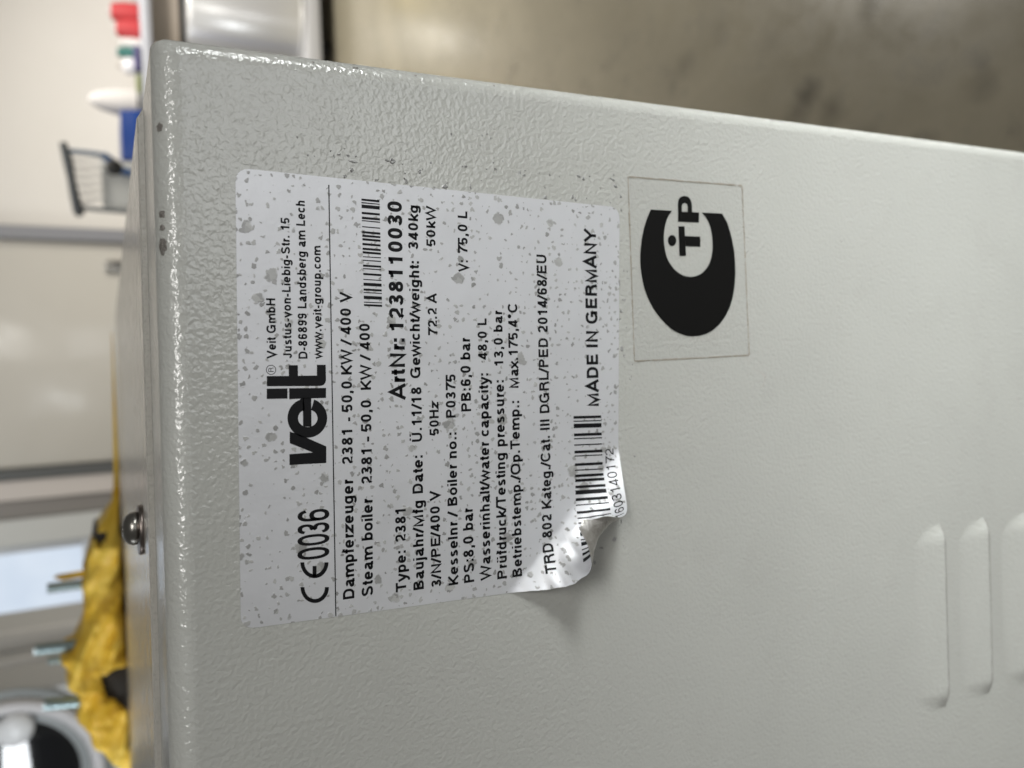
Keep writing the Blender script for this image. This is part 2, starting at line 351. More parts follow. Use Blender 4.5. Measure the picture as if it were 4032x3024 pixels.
# flat print, measured on the cabinet front in millimetres (x to the right, z up)
TEXT = [
    ('Veit GmbH', 1.59, -32.23, 14.65, -32.58, 1.93, 0.205),
    ('Justus-von-Liebig-Str. 15', 1.6, -35.6, 32.2, -36.3, 1.87, 0.205),
    ('D-86899 Landsberg am Lech', 1.4, -38.99, 36.15, -39.81, 1.97, 0.205),
    ('www.veit-group.com', 1.24, -42.18, 26.46, -42.89, 1.87, 0.205),
    ('Dampferzeuger', -53.63, -47.38, -26.3, -48.19, 2.65, 0.205),
    ('2381', -22.8, -48.26, -15.04, -48.46, 2.48, 0.205),
    ('-', -13.12, -48.61, -12.21, -48.65, 2.48, 0.205),
    ('50,0 KW / 400 V', -11.09, -48.62, 16.26, -49.29, 2.47, 0.205),
    ('Steam boiler', -53.68, -51.76, -31.19, -52.57, 2.64, 0.205),
    ('2381', -27.75, -52.6, -19.85, -52.84, 2.53, 0.205),
    ('-', -18.08, -52.87, -16.91, -52.92, 2.53, 0.205),
    ('50,0', -15.85, -52.89, -8.54, -53.11, 2.46, 0.205),
    ('KW / 400', -6.14, -53.2, 9.01, -53.44, 2.45, 0.205),
    ('Type:', -54.13, -59.88, -44.43, -60.15, 2.6, 0.205),
    ('2381', -42.25, -60.23, -34.64, -60.49, 2.59, 0.205),
    ('ArtNr:', -8.98, -61.45, 5.53, -61.79, 3.64, 0.205),
    ('1238110030', 7.33, -61.63, 37.38, -62.31, 3.48, 0.21),
    ('Baujahr/Mfg Date:', -54.37, -64.31, -22.35, -65.24, 2.66, 0.205),
    ('Ü.11/18', -19.05, -65.21, -6.11, -65.51, 2.55, 0.205),
    ('Gewicht/weight:', -3.98, -65.36, 23.68, -66.08, 2.53, 0.205),
    ('340kg', 26.46, -65.96, 36.74, -66.32, 2.45, 0.205),
    ('3/N/PE/400 V', -54.42, -68.77, -31.07, -69.18, 2.5, 0.205),
    ('50Hz', -17.98, -69.55, -9.34, -69.79, 2.39, 0.205),
    ('72.2 A', 6.12, -70.09, 16.21, -70.26, 2.37, 0.205),
    ('50kW', 27.19, -70.39, 36.91, -70.7, 2.32, 0.205),
    ('Kesselnr / Boiler no.:', -54.75, -73.24, -17.51, -74.2, 2.6, 0.205),
    ('P0375', -13.92, -74.11, -3.43, -74.42, 2.56, 0.205),
    ('PS:8,0 bar', -54.8, -77.55, -36.39, -77.82, 2.76, 0.205),
    ('PB:6,0 bar', -12.62, -78.3, 5.42, -78.63, 2.67, 0.205),
    ('V:', 21.41, -78.79, 24.26, -78.82, 2.58, 0.205),
    ('75,0 L', 25.94, -78.77, 36.16, -79.08, 2.57, 0.205),
    ('Wasserinhalt/water capacity:', -55.03, -82.03, -3.48, -83.29, 2.72, 0.205),
    ('48,0 L', -0.12, -83.12, 10.12, -83.31, 2.49, 0.205),
    ('Prüfdruck/Testing pressure:', -55.35, -86.66, -5.34, -87.59, 2.78, 0.205),
    ('13,0 bar', -1.74, -87.59, 12.06, -87.71, 2.55, 0.205),
    ('Betriebstemp./Op.Temp.:', -55.53, -90.97, -10.77, -91.76, 2.79, 0.205),
    ('Max.175,4°C', -7.52, -91.69, 13.73, -92.07, 2.69, 0.205),
    ('TRD 802 Kateg./Cat. III DGRL/PED 2014/68/EU', -55.97, -100.04, 26.35, -101.02, 2.91, 0.205),
    ('MADE IN GERMANY', -13.53, -115.94, 33.82, -116.6, 3.71, 0.215),
    ('1603140172', -45.8, -120.32, -25.29, -120.25, 2.64, 0.125),
]
BARS_UPPER = [[(37.54,-52.64), (37.09,-52.63), (36.92,-56.91), (37.47,-56.93)],[(36.77,-52.63), (36.47,-52.62), (36.4,-56.9), (36.63,-56.91)],[(36.21,-52.63), (35.41,-52.6), (35.27,-56.88), (36.08,-56.91)],[(34.55,-52.6), (34.04,-52.58), (33.91,-56.87), (34.43,-56.89)],[(33.46,-52.59), (32.9,-52.57), (32.78,-56.85), (33.3,-56.87)],[(32.66,-52.57), (32.42,-52.56), (32.25,-56.85), (32.52,-56.86)],[(31.3,-52.55), (31.05,-52.54), (30.89,-56.83), (31.15,-56.84)],[(30.2,-52.54), (29.69,-52.52), (29.5,-56.81), (30.02,-56.83)],[(29.37,-52.53), (28.85,-52.51), (28.72,-56.8), (29.19,-56.82)],[(28.57,-52.52), (28.05,-52.5), (27.89,-56.79), (28.38,-56.81)],[(27.49,-52.5), (26.96,-52.48), (26.79,-56.77), (27.28,-56.79)],[(26.4,-52.49), (25.89,-52.47), (25.71,-56.76), (26.21,-56.78)],[(25.6,-52.48), (25.09,-52.45), (24.9,-56.75), (25.4,-56.77)],[(24.43,-52.45), (24.22,-52.45), (24.1,-56.75), (24.33,-56.75)],[(23.66,-52.44), (23.42,-52.43), (23.24,-56.73), (23.5,-56.74)],[(22.55,-52.43), (22.07,-52.41), (21.93,-56.71), (22.38,-56.73)],[(21.74,-52.42), (21.51,-52.41), (21.34,-56.71), (21.59,-56.72)],[(20.64,-52.4), (20.16,-52.39), (19.96,-56.69), (20.47,-56.71)],[(19.28,-52.38), (19.05,-52.37), (18.87,-56.68), (19.1,-56.68)],[(18.43,-52.38), (17.72,-52.35), (17.53,-56.65), (18.27,-56.68)],[(17.09,-52.35), (16.61,-52.33), (16.44,-56.64), (16.91,-56.66)],[(16.29,-52.34), (16.07,-52.33), (15.88,-56.64), (16.11,-56.65)],[(15.45,-52.33), (14.71,-52.3), (14.52,-56.61), (15.27,-56.64)],[(14.09,-52.31), (13.86,-52.3), (13.7,-56.61), (13.92,-56.62)],[(13.54,-52.3), (13.07,-52.28), (12.89,-56.6), (13.38,-56.61)]]
BARS_LOWER = [[(-15.72,-107.83), (-16.42,-107.81), (-16.78,-116.59), (-16.07,-116.61)],[(-16.96,-107.82), (-17.25,-107.81), (-17.61,-116.6), (-17.31,-116.61)],[(-17.76,-107.83), (-18.91,-107.79), (-19.29,-116.59), (-18.12,-116.63)],[(-20.31,-107.82), (-21.07,-107.79), (-21.46,-116.6), (-20.69,-116.63)],[(-21.55,-107.81), (-21.87,-107.8), (-22.26,-116.61), (-21.94,-116.63)],[(-23.2,-107.8), (-23.55,-107.79), (-23.95,-116.62), (-23.6,-116.63)],[(-24.87,-107.8), (-25.61,-107.78), (-26.03,-116.62), (-25.27,-116.64)],[(-26.15,-107.79), (-26.46,-107.78), (-26.88,-116.63), (-26.57,-116.64)],[(-28.24,-107.79), (-28.97,-107.76), (-29.41,-116.63), (-28.67,-116.65)],[(-29.92,-107.78), (-30.24,-107.77), (-30.69,-116.64), (-30.37,-116.65)],[(-31.21,-107.78), (-31.93,-107.75), (-32.39,-116.64), (-31.66,-116.66)],[(-32.44,-107.77), (-33.19,-107.75), (-33.66,-116.64), (-32.9,-116.67)],[(-34.17,-107.77), (-34.89,-107.74), (-35.37,-116.65), (-34.64,-116.67)],[(-35.42,-107.77), (-36.54,-107.73), (-37.04,-116.64), (-35.89,-116.68)],[(-37.5,-107.76), (-38.27,-107.73), (-38.78,-116.66), (-37.99,-116.68)],[(-39.21,-107.74), (-39.5,-107.73), (-40.01,-116.67), (-39.71,-116.68)],[(-40.97,-107.74), (-41.66,-107.72), (-42.19,-116.67), (-41.49,-116.69)],[(-42.66,-107.73), (-42.98,-107.72), (-43.52,-116.68), (-43.19,-116.69)],[(-43.95,-107.73), (-44.28,-107.71), (-44.82,-116.68), (-44.49,-116.69)],[(-45.23,-107.73), (-46.01,-107.7), (-46.57,-116.68), (-45.78,-116.71)],[(-46.51,-107.7), (-47.68,-107.66), (-48.25,-116.65), (-47.06,-116.69)],[(-48.65,-107.62), (-48.97,-107.61), (-49.55,-116.61), (-49.22,-116.62)],[(-49.53,-107.59), (-50.66,-107.55), (-51.25,-116.56), (-50.1,-116.6)],[(-51.61,-107.52), (-51.93,-107.51), (-52.53,-116.52), (-52.2,-116.53)],[(-52.71,-107.48), (-53.44,-107.46), (-54.05,-116.48), (-53.3,-116.5)],[(-54.25,-107.43), (-55.27,-107.39), (-55.9,-116.42), (-54.85,-116.46)]]
RULE = [(40.08,-45.29), (-56.96,-42.97)]
LOGO = {'v':[[(-19.41,-34.21), (-19.47,-39.31), (-19.73,-42.32), (-22.1,-42.22), (-21.8,-34.11)],[(-14.46,-34.47), (-17.01,-34.37), (-19.47,-39.31), (-19.73,-42.32), (-18.37,-42.37), (-16.06,-38.05), (-15.14,-36.24)]],'i':[[(-4.81,-30.0), (-4.96,-34.38), (-7.21,-34.29), (-7.05,-29.9)],[(-4.96,-34.73), (-5.26,-42.84), (-7.5,-42.75), (-7.32,-34.66)]],'t':[[(-2.1,-30.11), (-2.26,-34.76), (-2.3,-36.77), (-2.4,-40.91), (-2.42,-41.41), (-4.75,-41.32), (-4.3,-30.05)],[(0.09,-34.84), (0.05,-36.82), (-2.3,-36.77), (-2.26,-34.76)],[(-0.0,-40.99), (-0.07,-42.97), (-3.52,-42.9), (-4.07,-42.73), (-4.53,-42.35), (-4.74,-41.79), (-4.75,-41.32), (-2.42,-41.41), (-2.4,-40.91)]],'e':[[(-7.7,-40.08), (-7.98,-40.63), (-10.12,-39.58), (-9.99,-39.31)],[(-7.98,-40.63), (-8.33,-41.14), (-10.28,-39.83), (-10.12,-39.58)],[(-8.33,-41.14), (-8.76,-41.59), (-10.47,-40.05), (-10.28,-39.83)],[(-8.76,-41.59), (-9.24,-41.99), (-10.68,-40.24), (-10.47,-40.05)],[(-9.24,-41.99), (-9.77,-42.31), (-10.92,-40.4), (-10.68,-40.24)],[(-9.77,-42.31), (-10.34,-42.56), (-11.17,-40.52), (-10.92,-40.4)],[(-10.34,-42.56), (-10.93,-42.73), (-11.44,-40.6), (-11.17,-40.52)],[(-10.93,-42.73), (-11.55,-42.82), (-11.71,-40.65), (-11.44,-40.6)],[(-11.55,-42.82), (-12.17,-42.81), (-11.99,-40.65), (-11.71,-40.65)],[(-12.17,-42.81), (-12.78,-42.72), (-12.26,-40.6), (-11.99,-40.65)],[(-12.78,-42.72), (-13.37,-42.55), (-12.52,-40.52), (-12.26,-40.6)],[(-13.37,-42.55), (-13.92,-42.29), (-12.77,-40.4), (-12.52,-40.52)],[(-13.92,-42.29), (-14.43,-41.96), (-12.99,-40.24), (-12.77,-40.4)],[(-14.43,-41.96), (-14.89,-41.56), (-13.2,-40.04), (-12.99,-40.24)],[(-14.89,-41.56), (-15.29,-41.1), (-13.37,-39.82), (-13.2,-40.04)],[(-15.29,-41.1), (-15.61,-40.58), (-13.52,-39.57), (-13.37,-39.82)],[(-15.61,-40.58), (-15.86,-40.03), (-13.62,-39.3), (-13.52,-39.57)],[(-15.86,-40.03), (-16.02,-39.45), (-13.7,-39.02), (-13.62,-39.3)],[(-16.02,-39.45), (-16.1,-38.84), (-13.74,-38.72), (-13.7,-39.02)],[(-16.1,-38.84), (-16.1,-38.24), (-13.73,-38.43), (-13.74,-38.72)],[(-16.1,-38.24), (-16.01,-37.63), (-13.69,-38.13), (-13.73,-38.43)],[(-16.01,-37.63), (-15.84,-37.05), (-13.62,-37.84), (-13.69,-38.13)],[(-15.84,-37.05), (-15.59,-36.49), (-13.5,-37.57), (-13.62,-37.84)],[(-15.59,-36.49), (-15.26,-35.97), (-13.36,-37.31), (-13.5,-37.57)],[(-15.26,-35.97), (-14.87,-35.5), (-13.18,-37.08), (-13.36,-37.31)],[(-14.87,-35.5), (-14.42,-35.09), (-12.98,-36.87), (-13.18,-37.08)],[(-14.42,-35.09), (-13.92,-34.74), (-12.75,-36.7), (-12.98,-36.87)],[(-13.92,-34.74), (-13.37,-34.46), (-12.51,-36.56), (-12.75,-36.7)],[(-13.37,-34.46), (-12.8,-34.26), (-12.25,-36.46), (-12.51,-36.56)],[(-12.8,-34.26), (-12.2,-34.15), (-11.98,-36.4), (-12.25,-36.46)],[(-12.2,-34.15), (-11.6,-34.11), (-11.71,-36.38), (-11.98,-36.4)],[(-11.6,-34.11), (-11.0,-34.15), (-11.44,-36.41), (-11.71,-36.38)],[(-11.0,-34.15), (-10.41,-34.28), (-11.18,-36.47), (-11.44,-36.41)],[(-10.41,-34.28), (-9.85,-34.49), (-10.93,-36.57), (-11.18,-36.47)],[(-9.85,-34.49), (-9.32,-34.77), (-10.69,-36.71), (-10.93,-36.57)],[(-9.32,-34.77), (-8.84,-35.12), (-10.48,-36.88), (-10.69,-36.71)],[(-8.84,-35.12), (-8.42,-35.54), (-10.29,-37.09), (-10.48,-36.88)],[(-8.42,-35.54), (-8.05,-36.02), (-10.13,-37.32), (-10.29,-37.09)],[(-8.05,-36.02), (-7.76,-36.54), (-10.0,-37.58), (-10.13,-37.32)],[(-7.76,-36.54), (-7.54,-37.1), (-9.9,-37.85), (-10.0,-37.58)],[(-7.2,-37.61), (-7.29,-39.46), (-13.71,-39.26), (-13.58,-37.41)],[(-7.47,-36.94), (-7.21,-37.8), (-10.17,-37.68), (-9.91,-37.38), (-9.87,-37.92)]]}
REG = [(-0.78,-31.07), (0.29,-31.11)]
CE_MARK = {'C':[[(-50.13,-41.68), (-50.74,-41.61), (-50.44,-40.73), (-49.98,-40.79)],[(-50.74,-41.61), (-51.33,-41.44), (-50.87,-40.61), (-50.44,-40.73)],[(-51.33,-41.44), (-51.85,-41.18), (-51.27,-40.42), (-50.87,-40.61)],[(-51.85,-41.18), (-52.31,-40.84), (-51.62,-40.18), (-51.27,-40.42)],[(-52.31,-40.84), (-52.68,-40.43), (-51.9,-39.89), (-51.62,-40.18)],[(-52.68,-40.43), (-52.96,-39.96), (-52.11,-39.55), (-51.9,-39.89)],[(-52.96,-39.96), (-53.14,-39.45), (-52.25,-39.18), (-52.11,-39.55)],[(-53.14,-39.45), (-53.21,-38.91), (-52.3,-38.79), (-52.25,-39.18)],[(-53.21,-38.91), (-53.16,-38.36), (-52.27,-38.4), (-52.3,-38.79)],[(-53.16,-38.36), (-53.01,-37.82), (-52.16,-38.01), (-52.27,-38.4)],[(-53.01,-37.82), (-52.76,-37.3), (-51.97,-37.63), (-52.16,-38.01)],[(-52.76,-37.3), (-52.41,-36.81), (-51.72,-37.28), (-51.97,-37.63)],[(-52.41,-36.81), (-51.98,-36.38), (-51.39,-36.97), (-51.72,-37.28)],[(-51.98,-36.38), (-51.47,-36.02), (-51.02,-36.71), (-51.39,-36.97)],[(-51.47,-36.02), (-50.91,-35.73), (-50.6,-36.5), (-51.02,-36.71)],[(-50.91,-35.73), (-50.31,-35.52), (-50.15,-36.35), (-50.6,-36.5)],[(-50.31,-35.52), (-49.69,-35.41), (-49.68,-36.27), (-50.15,-36.35)],[(-49.69,-35.41), (-49.07,-35.39), (-49.22,-36.25), (-49.68,-36.27)]],'E':[[(-44.51,-41.8), (-45.12,-41.73), (-44.83,-40.86), (-44.37,-40.91)],[(-45.12,-41.73), (-45.71,-41.56), (-45.27,-40.74), (-44.83,-40.86)],[(-45.71,-41.56), (-46.24,-41.31), (-45.67,-40.55), (-45.27,-40.74)],[(-46.24,-41.31), (-46.7,-40.97), (-46.02,-40.31), (-45.67,-40.55)],[(-46.7,-40.97), (-47.08,-40.56), (-46.3,-40.02), (-46.02,-40.31)],[(-47.08,-40.56), (-47.37,-40.1), (-46.52,-39.69), (-46.3,-40.02)],[(-47.37,-40.1), (-47.55,-39.6), (-46.66,-39.33), (-46.52,-39.69)],[(-47.55,-39.6), (-47.63,-39.06), (-46.72,-38.94), (-46.66,-39.33)],[(-47.63,-39.06), (-47.59,-38.52), (-46.7,-38.56), (-46.72,-38.94)],[(-47.59,-38.52), (-47.45,-37.98), (-46.6,-38.17), (-46.7,-38.56)],[(-47.45,-37.98), (-47.21,-37.47), (-46.42,-37.8), (-46.6,-38.17)],[(-47.21,-37.47), (-46.87,-36.99), (-46.17,-37.46), (-46.42,-37.8)],[(-46.87,-36.99), (-46.44,-36.56), (-45.85,-37.15), (-46.17,-37.46)],[(-46.44,-36.56), (-45.94,-36.2), (-45.48,-36.89), (-45.85,-37.15)],[(-45.94,-36.2), (-45.39,-35.92), (-45.06,-36.69), (-45.48,-36.89)],[(-45.39,-35.92), (-44.79,-35.71), (-44.62,-36.54), (-45.06,-36.69)],[(-44.79,-35.71), (-44.18,-35.6), (-44.16,-36.46), (-44.62,-36.54)],[(-44.18,-35.6), (-43.56,-35.58), (-43.69,-36.44), (-44.16,-36.46)],[(-44.79,-38.23), (-44.92,-39.1), (-47.4,-39.0), (-47.25,-38.12)]]}
CE_NUMBER = [('0',-43.42,-41.99,-40.75,-42.06,6.95), ('0',-40.31,-42.11,-37.82,-42.18,6.93), ('3',-37.65,-42.22,-35.33,-42.28,6.92), ('6',-34.89,-42.33,-32.29,-42.4,6.91)]
STICKER = {'border':[(48.46,-127.65), (49.15,-169.29), (-1.31,-170.66), (-1.81,-128.15)],'crescent_outer':[(40.06,-135.06), (37.51,-133.69), (34.8,-132.51), (31.35,-131.6), (27.93,-131.06), (24.9,-130.96), (21.87,-131.24), (18.66,-131.98), (15.82,-133.12), (12.96,-134.79), (10.46,-136.88), (8.33,-139.24), (6.63,-141.65), (5.55,-144.1), (4.84,-146.59), (4.65,-148.86), (4.77,-151.43), (5.29,-154.04), (6.38,-156.69), (7.97,-159.12), (10.18,-161.43), (12.82,-163.29), (15.88,-164.63), (19.56,-165.5), (23.03,-165.88), (26.29,-165.87), (29.13,-165.63), (31.95,-165.12), (34.76,-164.34), (37.93,-163.14), (40.48,-161.19)],'crescent_inner':[(40.17,-142.58), (38.91,-141.46), (37.51,-140.58), (35.74,-139.89), (34.0,-139.54), (32.26,-139.39), (30.53,-139.48), (28.81,-139.76), (27.28,-140.2), (25.95,-140.89), (24.81,-141.74), (23.68,-142.94), (22.74,-144.4), (22.11,-145.88), (21.82,-147.13), (21.7,-148.54), (21.8,-149.92), (22.11,-151.21), (22.61,-152.51), (23.47,-153.83), (24.58,-155.01), (26.0,-155.99), (27.54,-156.66), (29.23,-157.08), (30.83,-157.24), (32.43,-157.24), (34.02,-157.08), (35.8,-156.71), (37.55,-155.98), (39.09,-154.94), (40.31,-153.42)],'dot':[(31.87,-143.85), (31.38,-143.76), (30.94,-143.52), (30.59,-143.17), (30.35,-142.74), (30.25,-142.26), (30.31,-141.79), (30.51,-141.37), (30.84,-141.05), (31.27,-140.84), (31.74,-140.78), (32.22,-140.87), (32.66,-141.1), (33.02,-141.45), (33.26,-141.89), (33.35,-142.36), (33.3,-142.83), (33.1,-143.25), (32.77,-143.58), (32.35,-143.79)],'T':[[(35.91,-144.72), (36.02,-146.98), (27.63,-147.21), (27.55,-144.8)],[(33.29,-147.04), (33.35,-152.64), (30.42,-152.6), (30.4,-147.15)]],'Pbar':[(40.06,-144.7), (40.25,-152.44), (37.4,-152.35), (37.23,-144.66)],'Pbowl_o':[(39.99,-144.7), (42.32,-144.73), (43.38,-144.96), (44.2,-145.68), (44.69,-147.1), (44.51,-148.45), (43.79,-149.44), (42.64,-149.81), (40.18,-149.89)],'Pbowl_i':[(40.07,-146.15), (41.63,-146.15), (42.19,-146.37), (42.49,-146.78), (42.6,-147.28), (42.51,-147.79), (42.15,-148.18), (41.64,-148.26), (40.12,-148.26)]}
LABEL = {'TL':(42.25,-25.5),'BL':(-56.11,-22.49),'TR':(40.0,-124.53),'BR':(-60.94,-120.51)}
# flecks (x, z, width, height in mm), chips on the folds (m), stains on the floor (m)
FLECKS = [(46.31, -40.9, 0.63, 0.49), (46.21, -42.31, 0.42, 0.28), (46.62, -46.72, 0.98, 0.42), (47.16, -47.86, 0.35, 0.98), (47.02, -49.97, 0.7, 0.91), (47.12, -51.77, 0.49, 0.56), (45.78, -51.13, 0.84, 2.8), (43.8, -50.7, 1.26, 1.05), (46.74, -60.36, 1.4, 1.93), (46.84, -59.1, 0.56, 1.05), (46.28, -62.9, 0.35, 0.32), (47.22, -64.96, 0.32, 0.32), (44.83, -67.11, 1.26, 0.77), (45.45, -67.81, 0.42, 0.56), (47.19, -70.04, 0.49, 0.49), (47.33, -72.84, 0.28, 0.28), (47.11, -78.99, 0.63, 1.05), (47.04, -78.19, 0.28, 0.49), (46.98, -84.72, 0.42, 0.63), (47.2, -87.24, 0.42, 1.05), (46.62, -87.42, 0.42, 0.35), (46.95, -94.06, 1.05, 0.77), (46.34, -95.32, 0.56, 0.98), (47.46, -95.62, 0.28, 0.63), (47.24, -99.8, 0.49, 0.35), (46.99, -102.8, 0.77, 0.49), (46.84, -105.76, 0.32, 0.32), (47.36, -111.7, 0.77, 1.58), (46.89, -113.13, 1.12, 0.91), (47.6, -115.13, 0.49, 0.35), (47.43, -122.52, 0.77, 1.68), (48.58, -122.95, 0.49, 0.49), (45.65, -123.34, 0.91, 1.47), (54.57, -75.64, 0.7, 0.7), (54.69, -86.11, 0.56, 0.49), (55.31, -91.38, 0.56, 0.42), (55.07, -83.83, 0.35, 0.35), (55.58, -85.16, 0.32, 0.42), (52.69, -83.3, 0.35, 0.35), (50.32, -49.59, 0.35, 0.21), (43.01, -125.08, 1.05, 0.42), (39.26, -125.15, 0.7, 0.63), (42.32, -49.03, 0.84, 0.84), (42.06, -56.41, 0.49, 1.05), (42.25, -63.66, 1.4, 0.84), (41.79, -73.48, 1.19, 1.61), (42.15, -80.2, 1.33, 0.63), (41.12, -101.35, 1.05, 1.26), (41.83, -109.66, 1.54, 0.63), (41.15, -110.42, 1.19, 0.84), (41.24, -93.85, 0.21, 0.21), (44.14, -63.44, 0.35, 0.63), (49.85, -86.92, 0.28, 0.28), (-50.24, -119.9, 1.55, 1.68), (-51.87, -115.51, 0.65, 1.94), (-55.43, -113.25, 1.16, 0.78), (-58.39, -108.41, 0.47, 0.65), (-45.55, -122.26, 1.29, 0.52), (-43.88, -121.12, 0.52, 0.52), (-51.11, -122.9, 0.39, 0.39), (-52.31, -122.77, 0.34, 0.39), (42.98, -125.02, 0.84, 0.52), (22.86, -125.4, 0.84, 0.45), (14.81, -125.45, 0.97, 0.52), (11.8, -124.2, 0.84, 1.1), (9.75, -123.67, 0.65, 0.65), (7.48, -125.71, 0.58, 0.52), (1.68, -124.09, 1.62, 1.1), (-0.22, -124.72, 0.97, 0.65), (19.65, -123.78, 2.26, 0.84)]
FOLD_CHIPS = [(0.0497, 0.0048, 0.00219, 0.00201), (0.032, 0.0048, 0.00183, 0.00174), (0.0291, 0.0048, 0.00146, 0.00174), (0.0254, 0.0048, 0.00366, 0.00228), (0.0503, 0.0048, 0.00098, 0.00067)]
EDGE_CHIPS = [(-0.0526, 0.0028, 0.00155, 0.00082), (-0.0431, 0.0028, 0.0006, 0.00073), (-0.0673, 0.0028, 0.00083, 0.00055), (-0.088, 0.0028, 0.0006, 0.00073), (-0.1019, 0.0028, 0.00036, 0.00046)]
STAINS = [(0.463, 0.827, 0.055, 1.0), (0.437, 0.855, 0.05, 0.8), (0.421, 0.773, 0.05, 0.7), (0.632, 1.158, 0.05, 0.5), (0.598, 1.207, 0.03, 0.5), (0.568, 0.691, 0.05, 0.6), (0.378, 0.507, 0.04, 0.6), (0.407, 0.513, 0.03, 0.5), (0.667, 1.042, 0.06, 0.3), (0.359, 0.708, 0.05, 0.5), (0.316, 0.601, 0.04, 0.4), (0.592, 0.918, 0.05, 0.25)]
SCUFFS = [(-9.33, -176.24, [(3.21, 3.05), (2.66, 0.76), (1.37, -0.67), (-0.19, -0.84), (-1.68, 0.47), (-2.67, 2.39)], 0.16), (-10.35, -173.07, [(-0.34, 2.71), (-0.72, 1.06), (-0.32, -0.4)], 0.12), (-82.83, -193.35, [(-1.81, 3.46), (-0.33, 0.92), (1.3, -0.95), (3.29, -1.69)], 0.14), (-84.04, -191.04, [(-1.72, 2.08), (-0.65, 0.02), (0.19, -1.6)], 0.1), (49.8, -71.66, [(-2.46, 0.62), (-0.62, 0.16), (1.21, -0.04), (2.68, -0.36)], 0.07), (-75.09, -95.87, [(0.31, 1.5), (0.44, -0.47), (-0.07, -2.29)], 0.08)]

# ================= the steam boiler cabinet =================
mmv = .001
def top_z(x): return -.00917 - .018 * x            # the front's top edge runs very slightly downhill
def right_x(z): return .0684 - .019 * (z + .0105)  # and its right edge leans a hair outwards
boiler = thing('steam_boiler', (-.34, .4, FLOOR), 'light grey powder coated steam boiler cabinet with a peeling rating label', 'boiler')
LW = -.75
def front_panel():
    bm = bmesh.new()
    zb = -1.10
    c = [(LW, 0, zb), (right_x(zb), 0, zb), (right_x(top_z(.068)), 0, top_z(.068)), (LW, 0, top_z(LW)),
         (LW, .041, zb), (right_x(zb), .041, zb), (right_x(top_z(.068)), .041, top_z(.068)), (LW, .041, top_z(LW))]
    V = [bm.verts.new(p) for p in c]
    for f in ((0, 1, 2, 3), (5, 4, 7, 6), (3, 2, 6, 7), (1, 5, 6, 2), (0, 3, 7, 4), (4, 5, 1, 0)): bm.faces.new([V[i] for i in f])
    bm.edges.ensure_lookup_table()
    lay = bm.edges.layers.float.new('bevel_weight_edge')
    for e in bm.edges:
        i = {v.index for v in e.verts} if all(v.index >= 0 for v in e.verts) else set()
    bm.verts.index_update()
    for e in bm.edges:
        i = frozenset(v.index for v in e.verts)
        e[lay] = {frozenset((2, 3)): 1., frozenset((1, 2)): .82, frozenset((2, 6)): .42, frozenset((6, 7)): .05, frozenset((0, 1)): .5}.get(i, .02)
    me = bpy.data.meshes.new('front_panel'); o0 = Vector(boiler['_o'])
    for v in bm.verts: v.co -= o0
    bm.to_mesh(me); bm.free(); me.materials.append(M_PANEL)
    o = bpy.data.objects.new('front_panel', me); COL.objects.link(o); o.parent = boiler; o['_o'] = list(o0)
    md = o.modifiers.new('fold', 'BEVEL'); md.limit_method = 'WEIGHT'; md.width = .0055; md.segments = 10; md.harden_normals = False
    me.polygons.foreach_set('use_smooth', [True] * len(me.polygons)); me.set_sharp_from_angle(angle=math.radians(50))
    return o
panel = front_panel()
# the lid: a sheet with a turned-down rim, lying on the cabinet behind the front's folded top
lv = []; LB = .80
xs = [LW, -.5, -.25, 0, .040, .0628, .0660]
for x in xs:
    for y, d in ((.0415, -.0010), (.0415, .0011), (.0421, .0015), (LB - .003, .0015), (LB, -.002)):
        lv.append((x, y, top_z(x) + d - (.0018 if x == xs[-1] and d > 0 else 0)))
lf = [(i * 5 + k, i * 5 + k + 1, (i + 1) * 5 + k + 1, (i + 1) * 5 + k) for i in range(len(xs) - 1) for k in range(4)]
lid = link('lid', lv, lf, M_LID, boiler)
G().box(LW, .0640, .0412, LB - .004, -1.12, -.0135, .002).link('body', M_PANEL, boiler)
G().box(LW + .03, .04, .02, LB - .03, FLOOR + .002, -1.095, .002).link('plinth', M_BLACK, boiler)
# the screw that holds the lid down
sx, sy = -.0467, .078; sz = top_z(sx) + .0015
screw = G().lathe((sx + .0006, sy, sz + .0016), (.06, -.10, 1), [(.0047, 0), (.0049, .0006), (.0049, .0011), (.0046, .0021), (.0037, .0031), (.0024, .0037), (.0010, .0039), (.0007, .0034), (.0003, .0034)], 40).link('screw', M_STEEL, boiler, True)
G().lathe((sx, sy, sz + .0001), (.03, -.05, 1), [(.0024, 0), (.0071, 0), (.0073, .0003), (.0073, .0010), (.0071, .0013), (.0026, .0013)], 48).link('washer', mat('washer_steel', (.20, .17, .155), .34, 1.), screw, True)

